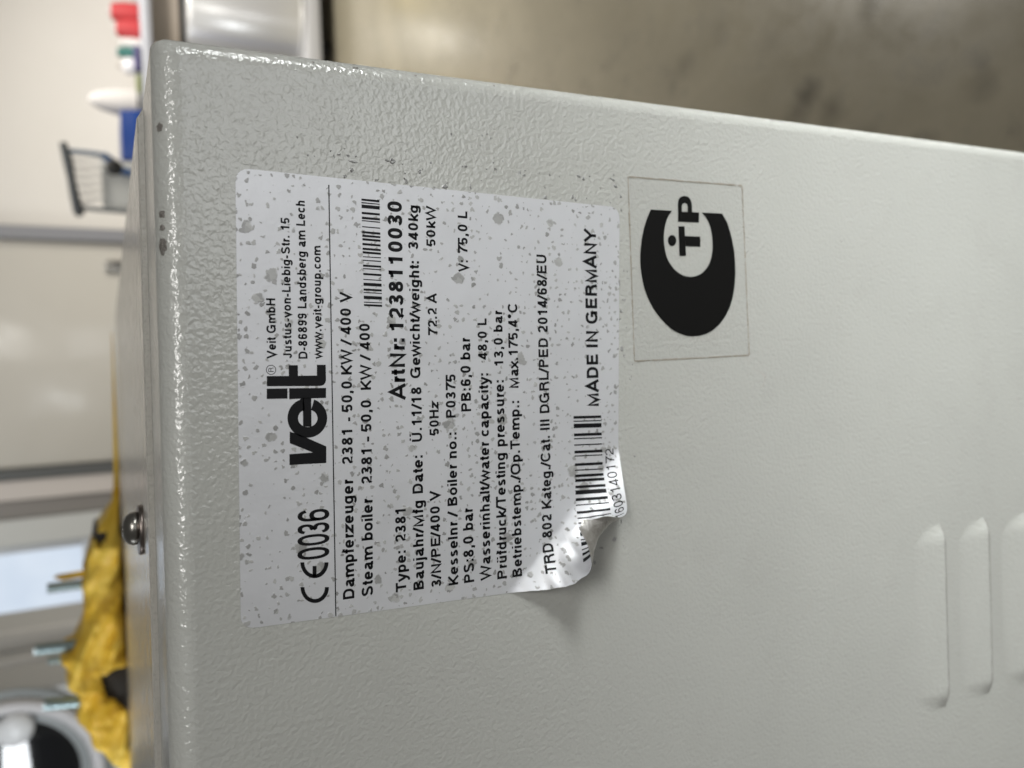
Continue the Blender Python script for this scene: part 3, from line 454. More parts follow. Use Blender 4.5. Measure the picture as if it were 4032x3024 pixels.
# pressed louvres: the sheet swells outwards and is slit along the lower edge
def louver(z_edge, x0, x1, rise=.0017, run=.0160, tilt=.018):
    nx, nz = 48, 16; v = []; L = x1 - x0
    def bulge(s, t):   # s along 0..1, t from the slit upwards 0..1
        e = min(s, 1 - s) * L / .0065
        end = 1 if e >= 1 else math.sin(max(e, 0) * math.pi / 2) ** 1.25
        k = 1 - t
        return rise * end * k ** 1.45
    for i in range(nx + 1):
        s = i / nx; s = .5 - .5 * math.cos(s * math.pi) if True else s
        for j in range(nz + 1):
            t = j / nz; x = x0 + s * L
            v.append((x, -.00004 - bulge(s, t), z_edge + t * run * (.55 + .45 * min(1, min(s, 1 - s) * L / .006)) + tilt * (x - x1)))
        x = x0 + s * L; v.append((x, -.00002, z_edge - .0004 + tilt * (x - x1)))
    n = nz + 2
    f = []
    for i in range(nx):
        for j in range(nz): f.append((i * n + j, i * n + j + 1, (i + 1) * n + j + 1, (i + 1) * n + j)[::-1])
        f.append((i * n + nz + 1, i * n, (i + 1) * n, (i + 1) * n + nz + 1)[::-1])
    o = link('louver', v, f, M_PANEL, boiler, True)
    o.data.set_sharp_from_angle(angle=math.radians(50))
    # dark strip along the lip, the slit's shade put into colour
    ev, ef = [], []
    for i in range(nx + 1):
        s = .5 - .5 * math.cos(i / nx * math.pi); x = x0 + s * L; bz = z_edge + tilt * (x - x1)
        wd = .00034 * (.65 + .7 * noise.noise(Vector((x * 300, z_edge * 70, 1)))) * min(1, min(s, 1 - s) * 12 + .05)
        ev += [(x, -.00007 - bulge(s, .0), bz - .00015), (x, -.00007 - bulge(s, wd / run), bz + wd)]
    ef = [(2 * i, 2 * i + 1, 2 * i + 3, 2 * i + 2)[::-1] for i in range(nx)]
    return o, link('slit_shade', ev, ef, mat('slit_shade_grey', (.17, .165, .15), .5), o)
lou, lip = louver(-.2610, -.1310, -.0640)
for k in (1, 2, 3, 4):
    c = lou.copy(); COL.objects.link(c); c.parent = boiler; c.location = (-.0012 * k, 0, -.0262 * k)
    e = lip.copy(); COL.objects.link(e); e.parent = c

# ----------------- the rating label -----------------
F0 = Vector((-.0592, -.0862)); F1 = Vector((-.0245, -.1215))
fe = (F1 - F0).normalized(); fn = Vector((fe.y, -fe.x))
if fn.dot(Vector((-.061, -.1205)) - F0) < 0: fn = -fn
CURLS = []       # angle, outward, lift against distance past the crease (every 0.1 mm), for several strengths of curl
for j in range(13):
    g = .30 + j * .08; row = [(0., 0., 0.)]; o_ = h_ = 0.
    for i in range(1, 340):
        q_ = i * .1; a = .50 * min(1, q_ / 2.2) ** 1.3 + g * max(0, q_ - 3.) ** 1.15 / 11.0; o_ += math.cos(a) * .0001; h_ += math.sin(a) * .0001; row.append((a, o_, h_))
    CURLS.append(row)
FL = (F1 - F0).length
def on_label(x, z, off):
    """a point of the flat label (metres on the cabinet front) -> its place on the sheet whose corner has curled up"""
    p = Vector((x, z)); t = (p - F0).dot(fn)
    if t <= 0: return (x, -off, z)
    s = (p - F0).dot(fe)
    if t > .017: t = .017 + (t - .017) * (.92 + .35 * noise.noise(Vector((s * 420, 1.7, 0))))
    g = .52 + .62 * math.exp(-((s / FL - .52) / .20) ** 2)
    j = min(11.999, max(0, (g - .30) / .08)); jj = int(j); kj = j - jj
    u = t * 10000; i = min(int(u), 337); k = u - i
    def at(row, q): return row[i][q] * (1 - k) + row[i + 1][q] * k
    a, o1, h1 = [at(CURLS[jj], q) * (1 - kj) + at(CURLS[jj + 1], q) * kj for q in range(3)]
    w = (.00018 * math.sin(s * 420 + t * 160) - .0010 * (.3 - abs(noise.noise(Vector((s * 230 + t * 90, t * 60, 4.2)))))) * min(1, t / .007)
    if off > .0001: off += .00003 * min(1, t / .003)
    q = F0 + fe * s + fn * (o1 - math.sin(a) * (off + w))
    return (q.x, -(h1 + math.cos(a) * (off + w)), q.y)
TL, TR, BL, BR = [Vector(LABEL[k]) * mmv for k in ('TL', 'TR', 'BL', 'BR')]
# LABEL names corners as read: TL/BL are the upper corners' ends along the photograph's left side
def lab_xy(u, v):   # u along the reading direction, v downwards
    return (BL * (1 - u) + TL * u) * (1 - v) + (BR * (1 - u) + TR * u) * v
def label_sheet():
    W_, H_ = (TL - BL).length, (BR - BL).length; r = .0028
    rows = sorted(set([0, .15e-3, .5e-3, 1e-3, 1.8e-3, 2.8e-3] + [H_ - q for q in (0, .15e-3, .5e-3, 1e-3, 1.8e-3, 2.8e-3)] + [2.8e-3 + (H_ - 5.6e-3) * i / 190 for i in range(191)]))
    nu = 200; v = []; f = []; mi = []
    for off in (.00009, .00002):
        for y in rows:
            d = min(y, H_ - y); ins = 0 if d >= r else r - math.sqrt(max(0, r * r - (r - d) ** 2))
            for i in range(nu + 1):
                u = (ins + (W_ - 2 * ins) * i / nu) / W_; p = lab_xy(u, y / H_)
                jag = 0.
                v.append(on_label(p.x, p.y + jag, off))
    n = nu + 1; nr = len(rows); o = n * nr
    for j in range(nr - 1):
        for i in range(nu):
            a = j * n + i; f.append((a, a + n, a + n + 1, a + 1)); mi.append(0)
            f.append((o + a, o + a + 1, o + a + n + 1, o + a + n)); mi.append(1)
    rim = [i for i in range(n)] + [j * n + nu for j in range(1, nr)] + [(nr - 1) * n + i for i in range(nu - 1, -1, -1)] + [j * n for j in range(nr - 2, 0, -1)]
    for k in range(len(rim)):
        a, b = rim[k], rim[(k + 1) % len(rim)]; f.append((a, b, o + b, o + a)); mi.append(2)
    return link('rating_label', v, f, [M_LABEL, M_BACK, mat('dirty_cut_edge', (.16, .155, .15), .6)], boiler, True, mi)
label = label_sheet()
label.data.set_sharp_from_angle(angle=math.radians(45))
label['label'] = 'white foil rating label with worn flecks, its lower left corner curling up'
def flat_mesh(name, polys, off, m, parent, warp=True, split=0):
    """flat print: polygons in millimetres on the front; quads may be cut along their length so they can bend"""
    V, F = [], []
    for P in polys:
        P = [Vector(p) * mmv for p in P]
        if split and len(P) == 4:
            for i in range(split):
                a, b = i / split, (i + 1) / split; k = len(V)
                for q in (P[0].lerp(P[3], a), P[1].lerp(P[2], a), P[1].lerp(P[2], b), P[0].lerp(P[3], b)):
                    V.append(on_label(q.x, q.y, off) if warp else (q.x, -off, q.y))
                F.append((k, k + 1, k + 2, k + 3))
        else:
            k = len(V); V += [on_label(q.x, q.y, off) if warp else (q.x, -off, q.y) for q in P]; F.append(tuple(range(k, k + len(P))))
    # faces look at the viewer (-y)
    o = link(name, V, F, m, parent)
    bm = bmesh.new(); bm.from_mesh(o.data)
    for f in bm.faces:
        if f.normal.y > 0: f.normal_flip()
    if not split: bmesh.ops.triangulate(bm, faces=[f for f in bm.faces if len(f.verts) > 4])
    bm.to_mesh(o.data); bm.free()
    return o
OFF = .000105
def text_line(text, x0, z0, x1, z1, cap, w, name='text_line'):
    h = w / 2
    seg = .16 if text[:3] in ('160', 'TRD') else 0
    V, Q, a, b = set_text(text, h, 0, seg)
    A, B = Vector((x0, z0)), Vector((x1, z1)); d = (B - A); L = d.length; d = d.normalized(); up = Vector((-d.y, d.x))
    nat = (b - a) * cap
    if len(text) > 3:       # loosen or tighten the spacing a little before stretching the letters
        tr = max(-.03, min(.10, (L - nat) / cap / (len(text) - 1) * .12)); V, Q, a, b = set_text(text, h, tr, seg)
    sx_ = L / (b - a) if b > a else cap
    V3 = []
    for x, y in V:
        p = (A + d * ((x - a) * sx_) + up * (y * cap)) * mmv; V3.append(on_label(p.x, p.y, OFF))
    return link(name, V3, [q[::-1] for q in Q], M_INK, label)
for row in TEXT: text_line(*row)
for s, x0, z0, x1, z1, cap in CE_NUMBER: text_line(s, x0, z0, x1, z1, cap, .15, 'approval_number')
flat_mesh('barcode', BARS_UPPER, OFF, M_INK, label, True, 2)['label'] = 'small barcode above the article number'
flat_mesh('barcode', BARS_LOWER, OFF, M_INK, label, True, 24)['label'] = 'large barcode bending over the peeled corner'
a, b = Vector(RULE[0]), Vector(RULE[1]); d = (b - a).normalized(); nn = Vector((-d.y, d.x)) * .13
flat_mesh('rule_line', [[a + nn, b + nn, b - nn, a - nn]], OFF, M_INK, label)
for k in 'veit': flat_mesh('logo_letter', LOGO[k], OFF, M_INK, label)
for k in 'CE': flat_mesh('conformity_mark', CE_MARK[k], OFF, M_INK, label)
# registered sign: a ring round an R
c, e = Vector(REG[0]), Vector(REG[1]); rr = (e - c).length
ring = []
for i in range(32):
    q = [2 * math.pi * (i + j) / 32 for j in (0, 1)]
    ring.append([c + Vector((math.cos(q[0]), math.sin(q[0]))) * rr, c + Vector((math.cos(q[1]), math.sin(q[1]))) * rr, c + Vector((math.cos(q[1]), math.sin(q[1]))) * rr * .86, c + Vector((math.cos(q[0]), math.sin(q[0]))) * rr * .86])
flat_mesh('registered_mark', ring, OFF, M_INK, label)
text_line('R', c.x - rr * .42, c.y - rr * .5, c.x + rr * .45, c.y - rr * .5, rr * 1.05, .13, 'registered_mark')

# ----------------- the clear inspection sticker -----------------
def film_mat():
    m = mat('clear_film', (.9, .9, .9), .22); t = NT(m)
    tr = t.n('ShaderNodeBsdfTransparent'); tr.inputs[0].default_value = (.99, .99, .99, 1)
    gl = t.n('ShaderNodeBsdfGlossy'); gl.inputs['Roughness'].default_value = .22
    n = t.noise(620, 1.5, .45, dist=.6); bp = t.bump(n.outputs[0], .00010, 1.); t.l(bp, gl.inputs['Normal'])
    mx = t.n('ShaderNodeMixShader'); mx.inputs[0].default_value = .014
    t.l(tr.outputs[0], mx.inputs[1]); t.l(gl.outputs[0], mx.inputs[2]); t.l(mx.outputs[0], t.t.nodes['Material Output'].inputs[0])
    return m
bq = STICKER['border']
film = flat_mesh('inspection_sticker', [bq], .00006, film_mat(), boiler, False)
film['label'] = 'square clear sticker with a black crescent and dirty edges'
dirt = []
for i in range(4):
    A, B = Vector(bq[i]), Vector(bq[(i + 1) % 4]); n_ = 46; dd = (B - A).normalized(); up = Vector((-dd.y, dd.x))
    ws = [max(.03,   .24 + .2 * noise.noise(Vector((k * .45, i * 7.1, 3)))) * (1 if (k * 7 + i * 3) % 11 else .3) for k in range(n_ + 1)]
    for k in range(n_):
        p, q = A.lerp(B, k / n_), A.lerp(B, (k + 1) / n_)
        dirt.append([p + up * ws[k], q + up * ws[k + 1], q - up * ws[k + 1] * .6, p - up * ws[k] * .6])
flat_mesh('dirty_edge', dirt, .00009, chip_mat('grime', (.20, .175, .135), (.36, .33, .28), 0), film, False)
co, ci = STICKER['crescent_outer'], STICKER['crescent_inner']
def resample(P, n):
    P = [Vector(p) for p in P]; L = [0.]
    for a, b in zip(P, P[1:]): L.append(L[-1] + (b - a).length)
    out = []
    for i in range(n):
        t = L[-1] * i / (n - 1); k = max(j for j in range(len(L)) if L[j] <= t + 1e-9); k = min(k, len(P) - 2)
        out.append(P[k].lerp(P[k + 1], (t - L[k]) / (L[k + 1] - L[k])))
    return out
A, B = resample(co, 90), resample(ci, 90)
flat_mesh('crescent', [[A[i], A[i + 1], B[i + 1], B[i]] for i in range(89)], .00010, M_INKSTICK, film, False)
flat_mesh('letter', [STICKER['dot']], .00010, M_INKSTICK, film, False)
flat_mesh('letter', STICKER['T'], .00010, M_INKSTICK, film, False)
A, B = resample(STICKER['Pbowl_o'], 40), resample(STICKER['Pbowl_i'], 40)
flat_mesh('letter', [STICKER['Pbar']] + [[A[i], A[i + 1], B[i + 1], B[i]] for i in range(39)], .00010, M_INKSTICK, film, False)

# ----------------- flecks of old adhesive and chipped paint -----------------
def blob(cx, cz, w, h, rot, n=9):
    out = []
    for i in range(n):
        a = 2 * math.pi * i / n; k = .65 + .5 * random.random()
        x, z = w / 2 * k * math.cos(a), h / 2 * k * math.sin(a)
        out.append((cx + x * math.cos(rot) - z * math.sin(rot), cz + x * math.sin(rot) + z * math.cos(rot)))
    return out
fv, ff = [], []
def fleck(x, z, w, h, rot=0, lift=.00012):
    P = blob(x, z, w, h, rot); k = len(fv)
    for px, pz in P: fv.append((px * mmv, -.00003, pz * mmv))
    for px, pz in P: fv.append(((x + (px - x) * .6) * mmv, -.00003 - lift * (.5 + random.random()), (z + (pz - z) * .6) * mmv))
    fv.append((x * mmv, -.00004 - lift * random.random(), z * mmv)); n = len(P)
    for i in range(n):
        j = (i + 1) % n; ff.append((k + i, k + n + i, k + n + j, k + j)); ff.append((k + n + i, k + 2 * n, k + n + j))
for x, z, w, h in FLECKS: fleck(x, z, w, h, random.uniform(-.4, .4))
for _ in range(46):       # loose small ones round the label and the sticker
    u = random.random()
    if u < .45: x, z, = random.uniform(41, 51), random.uniform(-122, -30)
    elif u < .85: x, z = random.uniform(-50, 38), random.uniform(-127.5, -124.0) - .0
    else: x, z = random.uniform(-60, 66), random.uniform(-230, -20)
    s = random.uniform(.12, .5)
    fleck(x, z, s * random.uniform(.8, 1.6), s, random.random() * 3)
sv, sf = [], []
def scuff(x, z, pts, wd):       # a thin rubbed line, mm
    k = len(sv)
    for i, (px, pz) in enumerate(pts):
        a, b = pts[max(i - 1, 0)], pts[min(i + 1, len(pts) - 1)]; d = Vector((b[0] - a[0], b[1] - a[1])).normalized()
        ww = wd * (.3 + random.random()) * (1 if 0 < i < len(pts) - 1 else .1)
        for sg in (-1, 1): sv.append(((x + px - d.y * ww * sg) * mmv, -.00004, (z + pz + d.x * ww * sg) * mmv))
    for i in range(len(pts) - 1): sf.append((k + 2 * i, k + 2 * i + 1, k + 2 * i + 3, k + 2 * i + 2))
for x, z, pts, wd in SCUFFS: scuff(x, z, pts, wd)
link('scuff_marks', sv, sf, chip_mat('faint_scuff', (.28, .255, .22), (.39, .375, .345), 0), panel)['kind'] = 'stuff'
fo = link('adhesive_flecks', fv, ff, M_CHIP, panel); fo['kind'] = 'stuff'
# chips along the fold: patches lying on the rounded edge
def on_fold(x, s):      # s: arc length from the flat front upwards, radius 5.5 mm
    r = .0055; a = s / r; zt = top_z(x)
    return Vector((x, r - r * math.cos(a), zt - r + r * math.sin(a))), Vector((0, -math.cos(a), math.sin(a)))
def fold_chip(x, s, w, h):
    P = blob(0, 0, w, h, random.uniform(-.2, .2), 12); v = []; n = len(P)
    for px, pz in P:
        c, nn_ = on_fold(x + px, s + pz); v.append(c + nn_ * .00004)
    for px, pz in P:
        c, nn_ = on_fold(x + px * .55, s + pz * .55); v.append(c + nn_ * .00010)
    c, nn_ = on_fold(x, s); v.append(c + nn_ * .00006)
    f = []
    for i in range(n):
        j = (i + 1) % n; f += [(i, n + i, n + j, j), (n + i, 2 * n, n + j)]
    link('paint_chip', v, f, M_WEAR, panel, True)
for q in FOLD_CHIPS: fold_chip(*q)
def edge_chip(z, s, w, h):
    r = .0045; v = []; P = blob(0, 0, w, h, 0, 9); n = len(P)
    def on(zz, ss):
        a = ss / r; return Vector((right_x(zz) - r + r * math.sin(a), r - r * math.cos(a), zz)), Vector((math.sin(a), -math.cos(a), 0))
    for pz, ps in P:
        c, q = on(z + pz, s + ps); v.append(c + q * .00006)
    c, q = on(z, s); v.append(c + q * .00008)
    link('paint_chip', v, [(i, (i + 1) % n, n) for i in range(n)], M_WEAR, panel, True)
for q in EDGE_CHIPS: edge_chip(*q)

# ================= the wrapped pipe flange on the back of the lid =================
fl = thing('pipe_flange', (-.2, .64, top_z(-.2) + .001), 'dark pipe flange with four zinc studs wrapped in torn yellow film', 'pipe flange')
LZ = -.0042
def yellow_mat():
    m = mat('yellow_film', (.60, .36, .02), .50, 0, .3); t = NT(m); n = t.noise(28, 4, .6); q = t.noise(60, 3, .55, dist=1.5)
    t.l(t.mix(t.ramp(n.outputs[0], [(.35, 0.), (.65, 1.)]), (.60, .34, .012), (.70, .49, .075)), t.b.inputs['Base Color'])
    t.l(t.bump(q.outputs[0], .004, .4), t.b.inputs['Normal'])
    t.b.inputs['Subsurface Weight'].default_value = .12; t.b.inputs['Subsurface Radius'].default_value = (.02, .012, .004)
    return m
TOP = [(.036, -.0034), (0, -.0026), (-.043, -.0012), (-.090, .0003), (-.109, .0016), (-.122, .0036), (-.138, .0152), (-.150, .0206), (-.163, .0255), (-.184, .0296), (-.215, .0302), (-.235, .0356), (-.249, .0430), (-.252, .0500), (-.258, .0505), (-.264, .0455), (-.279, .0458), (-.2825, .0440), (-.2845, .0372), (-.300, .0376), (-.315, .0408), (-.324, .0325), (-.333, .0305), (-.345, .0225), (-.355, .0160), (-.367, .0065), (-.380, .0034), (-.42, .0015)]
def top_of(x):
    for (a, za), (b, zb) in zip(TOP, TOP[1:]):
        if b <= x <= a: return za + (zb - za) * (a - x) / (a - b)
    return TOP[-1][1]
def inside(p, T):
    def sg(a, b): return (p[0] - b[0]) * (a[1] - b[1]) - (a[0] - b[0]) * (p[1] - b[1])
    d = [sg(T[i], T[(i + 1) % len(T)]) for i in range(len(T))]
    return all(q < 0 for q in d) or all(q > 0 for q in d)
GAP = [(-.266, -.010), (-.268, .0205), (-.286, .0165), (-.309, -.003), (-.309, -.010)]
HOLE = [(-.1435, .0185), (-.1445, .0075), (-.1555, .0155)]
wv, wf = [], []; nr = 56; X0, X1, NS = .036, -.42, 230
for i in range(NS + 1):
    x = X0 + (X1 - X0) * i / NS; zt = top_of(x); zb = LZ; H = zt - zb
    body = min(1, max(.06, (-.105 - x) / .05)) * min(1, max(.25, (.44 + x) / .09))
    for k in range(nr):
        a = 2 * math.pi * k / nr; c, s = math.cos(a), math.sin(a)
        y = math.copysign(abs(c) ** .6, c); z = zb + H * (.5 + .5 * math.copysign(abs(s) ** .55, s))
        D = .050 * body + .0015
        w = noise.fractal(Vector((x * 22, z * 40, y * 1.5 + 3)), 1.1, 2., 3) * .010 * body
        w += abs(noise.noise(Vector((x * 30 + z * 50, z * 26, 9)))) * .020 * body
        if x < -.2845: D *= .86
        if c < 0 and (inside((x, z), GAP) or inside((x, z), HOLE)): D = .004; w = 0
        wv.append((x, .64 + y * D + (w if c < 0 else -w), max(zb, z + noise.noise(Vector((x * 60, y * 3, 5))) * .0022 * body)))
for i in range(NS):
    for k in range(nr):
        k2 = (k + 1) % nr; wf.append((i * nr + k, i * nr + k2, (i + 1) * nr + k2, (i + 1) * nr + k))
wf.append(tuple(range(nr))[::-1]); wf.append(tuple(NS * nr + k for k in range(nr)))
wrap = link('film_wrap', wv, wf, yellow_mat(), fl, True)
wrap['label'] = 'crumpled yellow plastic film twisted into a thin tail'
# a loose flap over the studs
G().add([(-.186, .625, .028), (-.1795, .625, .028), (-.181, .628, .050), (-.184, .63, .053), (-.187, .626, .045)], [(0, 1, 2, 3, 4)]).link('film_flap', wrap.data.materials[0], wrap)
M_OIL = mat('dark_oily_steel', (.018, .014, .010), .5, 0, .4)
G().box(-.312, -.262, .606, .665, LZ - .002, .0225, .004).link('flange_ring', M_OIL, fl, True)
G().box(-.160, -.140, .606, .665, LZ, .0200, .003).link('flange_lug', M_OIL, fl, True)
def stud(x, y, z0, z1, r, lean):
    pr = []; n = int((z1 - z0) / .00075)
    for i in range(n): pr.append((r * (1.0 if i % 2 else .86), i * .00075))
    pr = [(r * .8, -.0003)] + pr + [(r * .82, n * .00075 + .0004)]
    return G().lathe((x, y, z0), (lean, 0, 1), pr, 20).link('stud', M_ZINC, fl)
stud(-.1925, .625, .012, .0575, .0049, .02)
stud(-.2455, .618, .020, .0690, .0054, .06)
stud(-.2755, .672, .020, .0640, .0042, .09)
stud(-.3020, .625, .012, .0655, .0058, .13)

# ================= setting =================
def floor_mat():
    m = mat('sealed_concrete', (.20, .175, .125), .30, 0, .5); t = NT(m)
    a = t.noise(2.2, 6, .62, dist=.8); b = t.noise(16, 5, .65); c = t.noise(160, 3, .6)
    k = t.mix(t.ramp(a.outputs[0], [(.3, 0.), (.7, 1.)]), (.285, .257, .192), (.22, .199, .148))
    k = t.mix(t.math('MULTIPLY', t.ramp(b.outputs[0], [(.55, 0.), (.72, 1.)]), .35), k, (.070, .062, .045))
    geo = t.n('ShaderNodeNewGeometry')
    nz = t.noise(26, 3, .6, geo.outputs['Position'])
    for x, y, r, s in STAINS:
        d = t.n('ShaderNodeVectorMath', operation='DISTANCE'); t.l(geo.outputs['Position'], d.inputs[0]); d.inputs[1].default_value = (x, y, FLOOR)
        q = t.math('SUBTRACT', 1.0, t.math('DIVIDE', d.outputs['Value'], r), True)
        q = t.math('MULTIPLY', t.math('SUBTRACT', t.math('ADD', q, nz.outputs[0]), .72, True), .75 * s, True)
        k = t.mix(q, k, (.040, .036, .030))
    t.l(k, t.b.inputs['Base Color']); t.l(t.ramp(b.outputs[0], [(.3, .17), (.8, .32)]), t.b.inputs['Roughness'])
    t.l(t.bump(c.outputs[0], .0006, .25), t.b.inputs['Normal'])
    return m
structure(link('floor', [(-9, -9, FLOOR), (9, -9, FLOOR), (9, 6, FLOOR), (-9, 6, FLOOR)], [(0, 1, 2, 3)], floor_mat()))
def wall_mat():
    m = mat('cream_wall_paint', (.70, .655, .59), .55, 0, .4); t = NT(m); n = t.noise(1.6, 4, .6)
    t.l(t.mix(n.outputs[0], (.72, .68, .62), (.79, .76, .71)), t.b.inputs['Base Color']); return m
M_WALL = wall_mat()
YW = 4.45
wallg = G().box(.70, 5, YW, YW + .15, FLOOR, 1.9, 0).box(-5, -1.34, YW, YW + .15, FLOOR, 1.9, 0).box(-1.34, -.86, YW, YW + .15, FLOOR, .10, 0).box(-1.34, -.86, YW, YW + .15, 1.2, 1.9, 0).box(-.86, .70, YW + .004, YW + .15, FLOOR, 1.9, 0)
structure(wallg.link('wall', M_WALL))
M_GREY = mat('grey_painted_profile', (.20, .20, .205), .4)
def post(x0, x1, y0, y1, z0, m, label, group=None):
    g = G().box(x0, x1, y0, y1, z0, 1.9, .006)
    o = g.link('door_jamb', m, None, base=((x0 + x1) / 2, (y0 + y1) / 2, z0)); top(o, label, 'door jamb', group); return o
post(.676, .742, YW - .09, YW + .02, FLOOR, mat('blue_grey_profile', (.25, .25, .265), .4), 'blue grey door jamb at the right end of the glossy wall panel')
post(-.526, -.474, YW - .09, YW + .02, FLOOR, mat('dark_grey_profile', (.105, .108, .105), .4), 'dark grey door jamb at the left end of the glossy wall panel')
dp = thing('sliding_door', (.1, YW - .04, FLOOR), 'wide glossy beige sliding door reflecting the ceiling lamps', 'door')
m = mat('glossy_beige_enamel', (.58, .55, .49), .20, 0, .6); t = NT(m); n = t.noise(1.3, 3, .5); t.l(t.bump(n.outputs[0], .05, .35), t.b.inputs['Normal'])
G().box(-.470, .672, YW - .05, YW - .012, FLOOR + .01, 1.85, .004).link('door_leaf', m, dp, True)
G().box(.52, .58, YW - .075, YW - .048, -.16, .0, .006).link('handle', M_STEEL, dp, True)
post(-.632, -.530, YW - .07, YW + .02, FLOOR, mat('pale_pink_grey_paint', (.60, .545, .50), .5), 'pale pinkish grey upright beside the dark door jamb')
post(-.724, -.636, YW - .05, YW + .02, FLOOR, mat('warm_dark_grey_paint', (.235, .215, .195), .5), 'warm dark grey upright between two pale uprights')
post(-.862, -.728, YW - .06, YW + .02, FLOOR, mat('off_white_paint', (.60, .60, .57), .35), 'off white upright beside the bright window')
wn = thing('window', (-1.1, YW, .10), 'bright daylit window behind the yellow wrapped flange', 'window')
fr = G().box(-1.34, -.862, YW - .02, YW + .05, .10, .165, .004).box(-1.34, -.862, YW - .02, YW + .05, 1.14, 1.2, .004).box(-.905, -.862, YW - .02, YW + .05, .167, 1.138, .004).box(-1.34, -1.24, YW - .02, YW + .05, .167, 1.138, .004)
fr.link('frame', mat('window_frame_white', (.60, .62, .64), .4), wn, True)
gm = mat('daylit_pane', (.02, .02, .02), .1); t = NT(gm)
n = t.noise(4, 3, .5)
t.l(t.mix(n.outputs[0], (.56, .66, .80), (.80, .88, .97)), t.b.inputs['Emission Color']); t.b.inputs['Emission Strength'].default_value = .88
link('pane', [(-1.24, YW + .02, .165), (-.905, YW + .02, .165), (-.905, YW + .02, 1.14), (-1.24, YW + .02, 1.14)], [(0, 1, 2, 3)], gm, wn)
# white pipes and the dryer
wp = mat('white_pipe_lacquer', (.72, .71, .69), .28)
pp = G().tube([(-.655, 2.05, FLOOR), (-.655, 2.05, 0), (-.655, 2.05, 1.6)], .029, 24).link('pipe', wp, None, True, base=(-.655, 2.05, FLOOR)); top(pp, 'thicker white vertical pipe, the one next to the window', 'pipe', 'white pipes by the dryer')
pp = G().tube([(-.672, 1.93, FLOOR), (-.672, 1.93, 0), (-.672, 1.93, 1.6)], .0165, 24).link('pipe', wp, None, True, base=(-.672, 1.93, FLOOR)); top(pp, 'thinner white vertical pipe, the one beside the dryer', 'pipe', 'white pipes by the dryer')
dr = thing('tumble_dryer', (-.98, 2.1, FLOOR), 'pale grey machine with a round dark glass door in a white ring', 'dryer')
G().box(-1.45, -.668, 1.735, 2.4, FLOOR + .02, 1.2, .012, 3).link('housing', mat('pale_grey_enamel', (.50, .50, .485), .35), dr, True)
DC = (-.852, 1.735, .223)
G().lathe(DC, (0, -1, 0), [(.180, -.004), (.196, .004), (.196, .012), (.184, .018)], 64).link('door_seal', mat('grey_seal', (.28, .30, .30), .4), dr, True)
G().lathe(DC, (0, -1, 0), [(.150, .002), (.152, .030), (.158, .042), (.167, .045), (.176, .041), (.180, .030), (.180, .004)], 64).link('door_ring', mat('white_ring', (.70, .69, .70), .3), dr, True)
G().lathe(DC, (0, -1, 0), [(.151, .006), (.146, .012), (.128, .020), (.095, .028), (.055, .0335), (.02, .0355), (.004, .0356)], 64).link('door_glass', mat('dark_glass', (.010, .011, .013), .06, 0, .8), dr, True)

kn = G(); kb = []  # white blobs added as the bright glint in the door glass
for (cx_, cy_, cz_, rr_) in ((-.728, 1.690, .203, .034), (-.731, 1.694, .240, .026)):
    kb.append(G().lathe((cx_, cy_ + rr_ * .8, cz_), (0, -1, 0), [(rr_ * math.sin(math.pi * i / 14) + .0003, rr_ * .8 * (1 - math.cos(math.pi * i / 14))) for i in range(15)], 28))
kn.add(kb[0].v, kb[0].f); kn.link('glass_glint', mat('white_glint', (.86, .87, .88), .15), dr, True)
kb[1].link('glass_glint', mat('white_glint', (.86, .87, .88), .15), dr, True)
# the white finishing machine far right, with things standing on its table
fm = thing('pressing_machine', (1.95, 4.3, FLOOR), 'white machine with a glossy upright drum under a grey table edge', 'machine')
M_WH = mat('white_enamel', (.70, .69, .67), .16, 0, .6)
TZ = -.206
G().box(1.05, 3.2, 3.93, 4.42, TZ - .05, TZ, .012, 3).link('table_top', mat('pale_blue_grey_laminate', (.42, .43, .47), .3), fm, True)
G().box(1.56, 3.2, 4.02, 4.40, -.385, TZ - .052, .004).link('apron', mat('beige_panel', (.40, .345, .29), .5), fm, True)
G().box(1.57, 3.2, 4.06, 4.40, -.412, -.387, .003).link('gap_strip', mat('dark_gap', (.03, .03, .032), .5), fm, True)
G().box(1.72, 3.2, 4.14, 4.40, -.985, -.414, .004).link('back_panel', M_WH, fm, True)
G().lathe((1.868, 4.20, -.985), (0, 0, 1), [(.285, 0), (.30, .004), (.30, .012), (.292, .018), (.292, .55), (.285, .562), (.25, .570)], 96).link('drum', mat('brushed_drum_enamel', (.72, .72, .72), .27, .55), fm, True)
G().box(1.93, 2.05, 3.893, 3.905, -.80, -.66, .003).link('warning_plate', mat('yellow_plate', (.72, .55, .03), .4), fm, True)
G().box(1.56, 3.2, 3.90, 4.40, -1.065, -.987, .008).link('base_rail', mat('grey_base', (.50, .50, .51), .4), fm, True)
for x in (1.70, 3.0): G().box(x, x + .06, 4.05, 4.3, FLOOR, -1.067, .004).link('foot', M_BLACK, fm, True)
def spool(x, y, r, h, m, label, cat='thread spool'):
    s = thing('thread_spool', (x, y, TZ), label, cat)
    G().lathe((x, y, TZ), (0, 0, 1), [(r * .3, 0), (r * .98, .001), (r, .008), (r * .96, h * .45), (r * .72, h * .86), (r * .5, h * .9), (r * .2, h * .9)], 28).link('thread', m, s, True)
    G().lathe((x, y, TZ + h * .9), (0, 0, 1), [(r * .3, 0), (r * .3, h * .09), (r * .24, h * .1), (r * .1, h * .1)], 16).link('spool_tip', wp, s, True)
    return s
M_RED = mat('red_thread', (.50, .050, .055), .6)
spool(1.665, 4.05, .050, .115, M_RED, 'bright red cone of thread standing nearest the table corner')
spool(1.762, 4.10, .055, .135, M_RED, 'larger red cone of thread behind the nearer red cone')
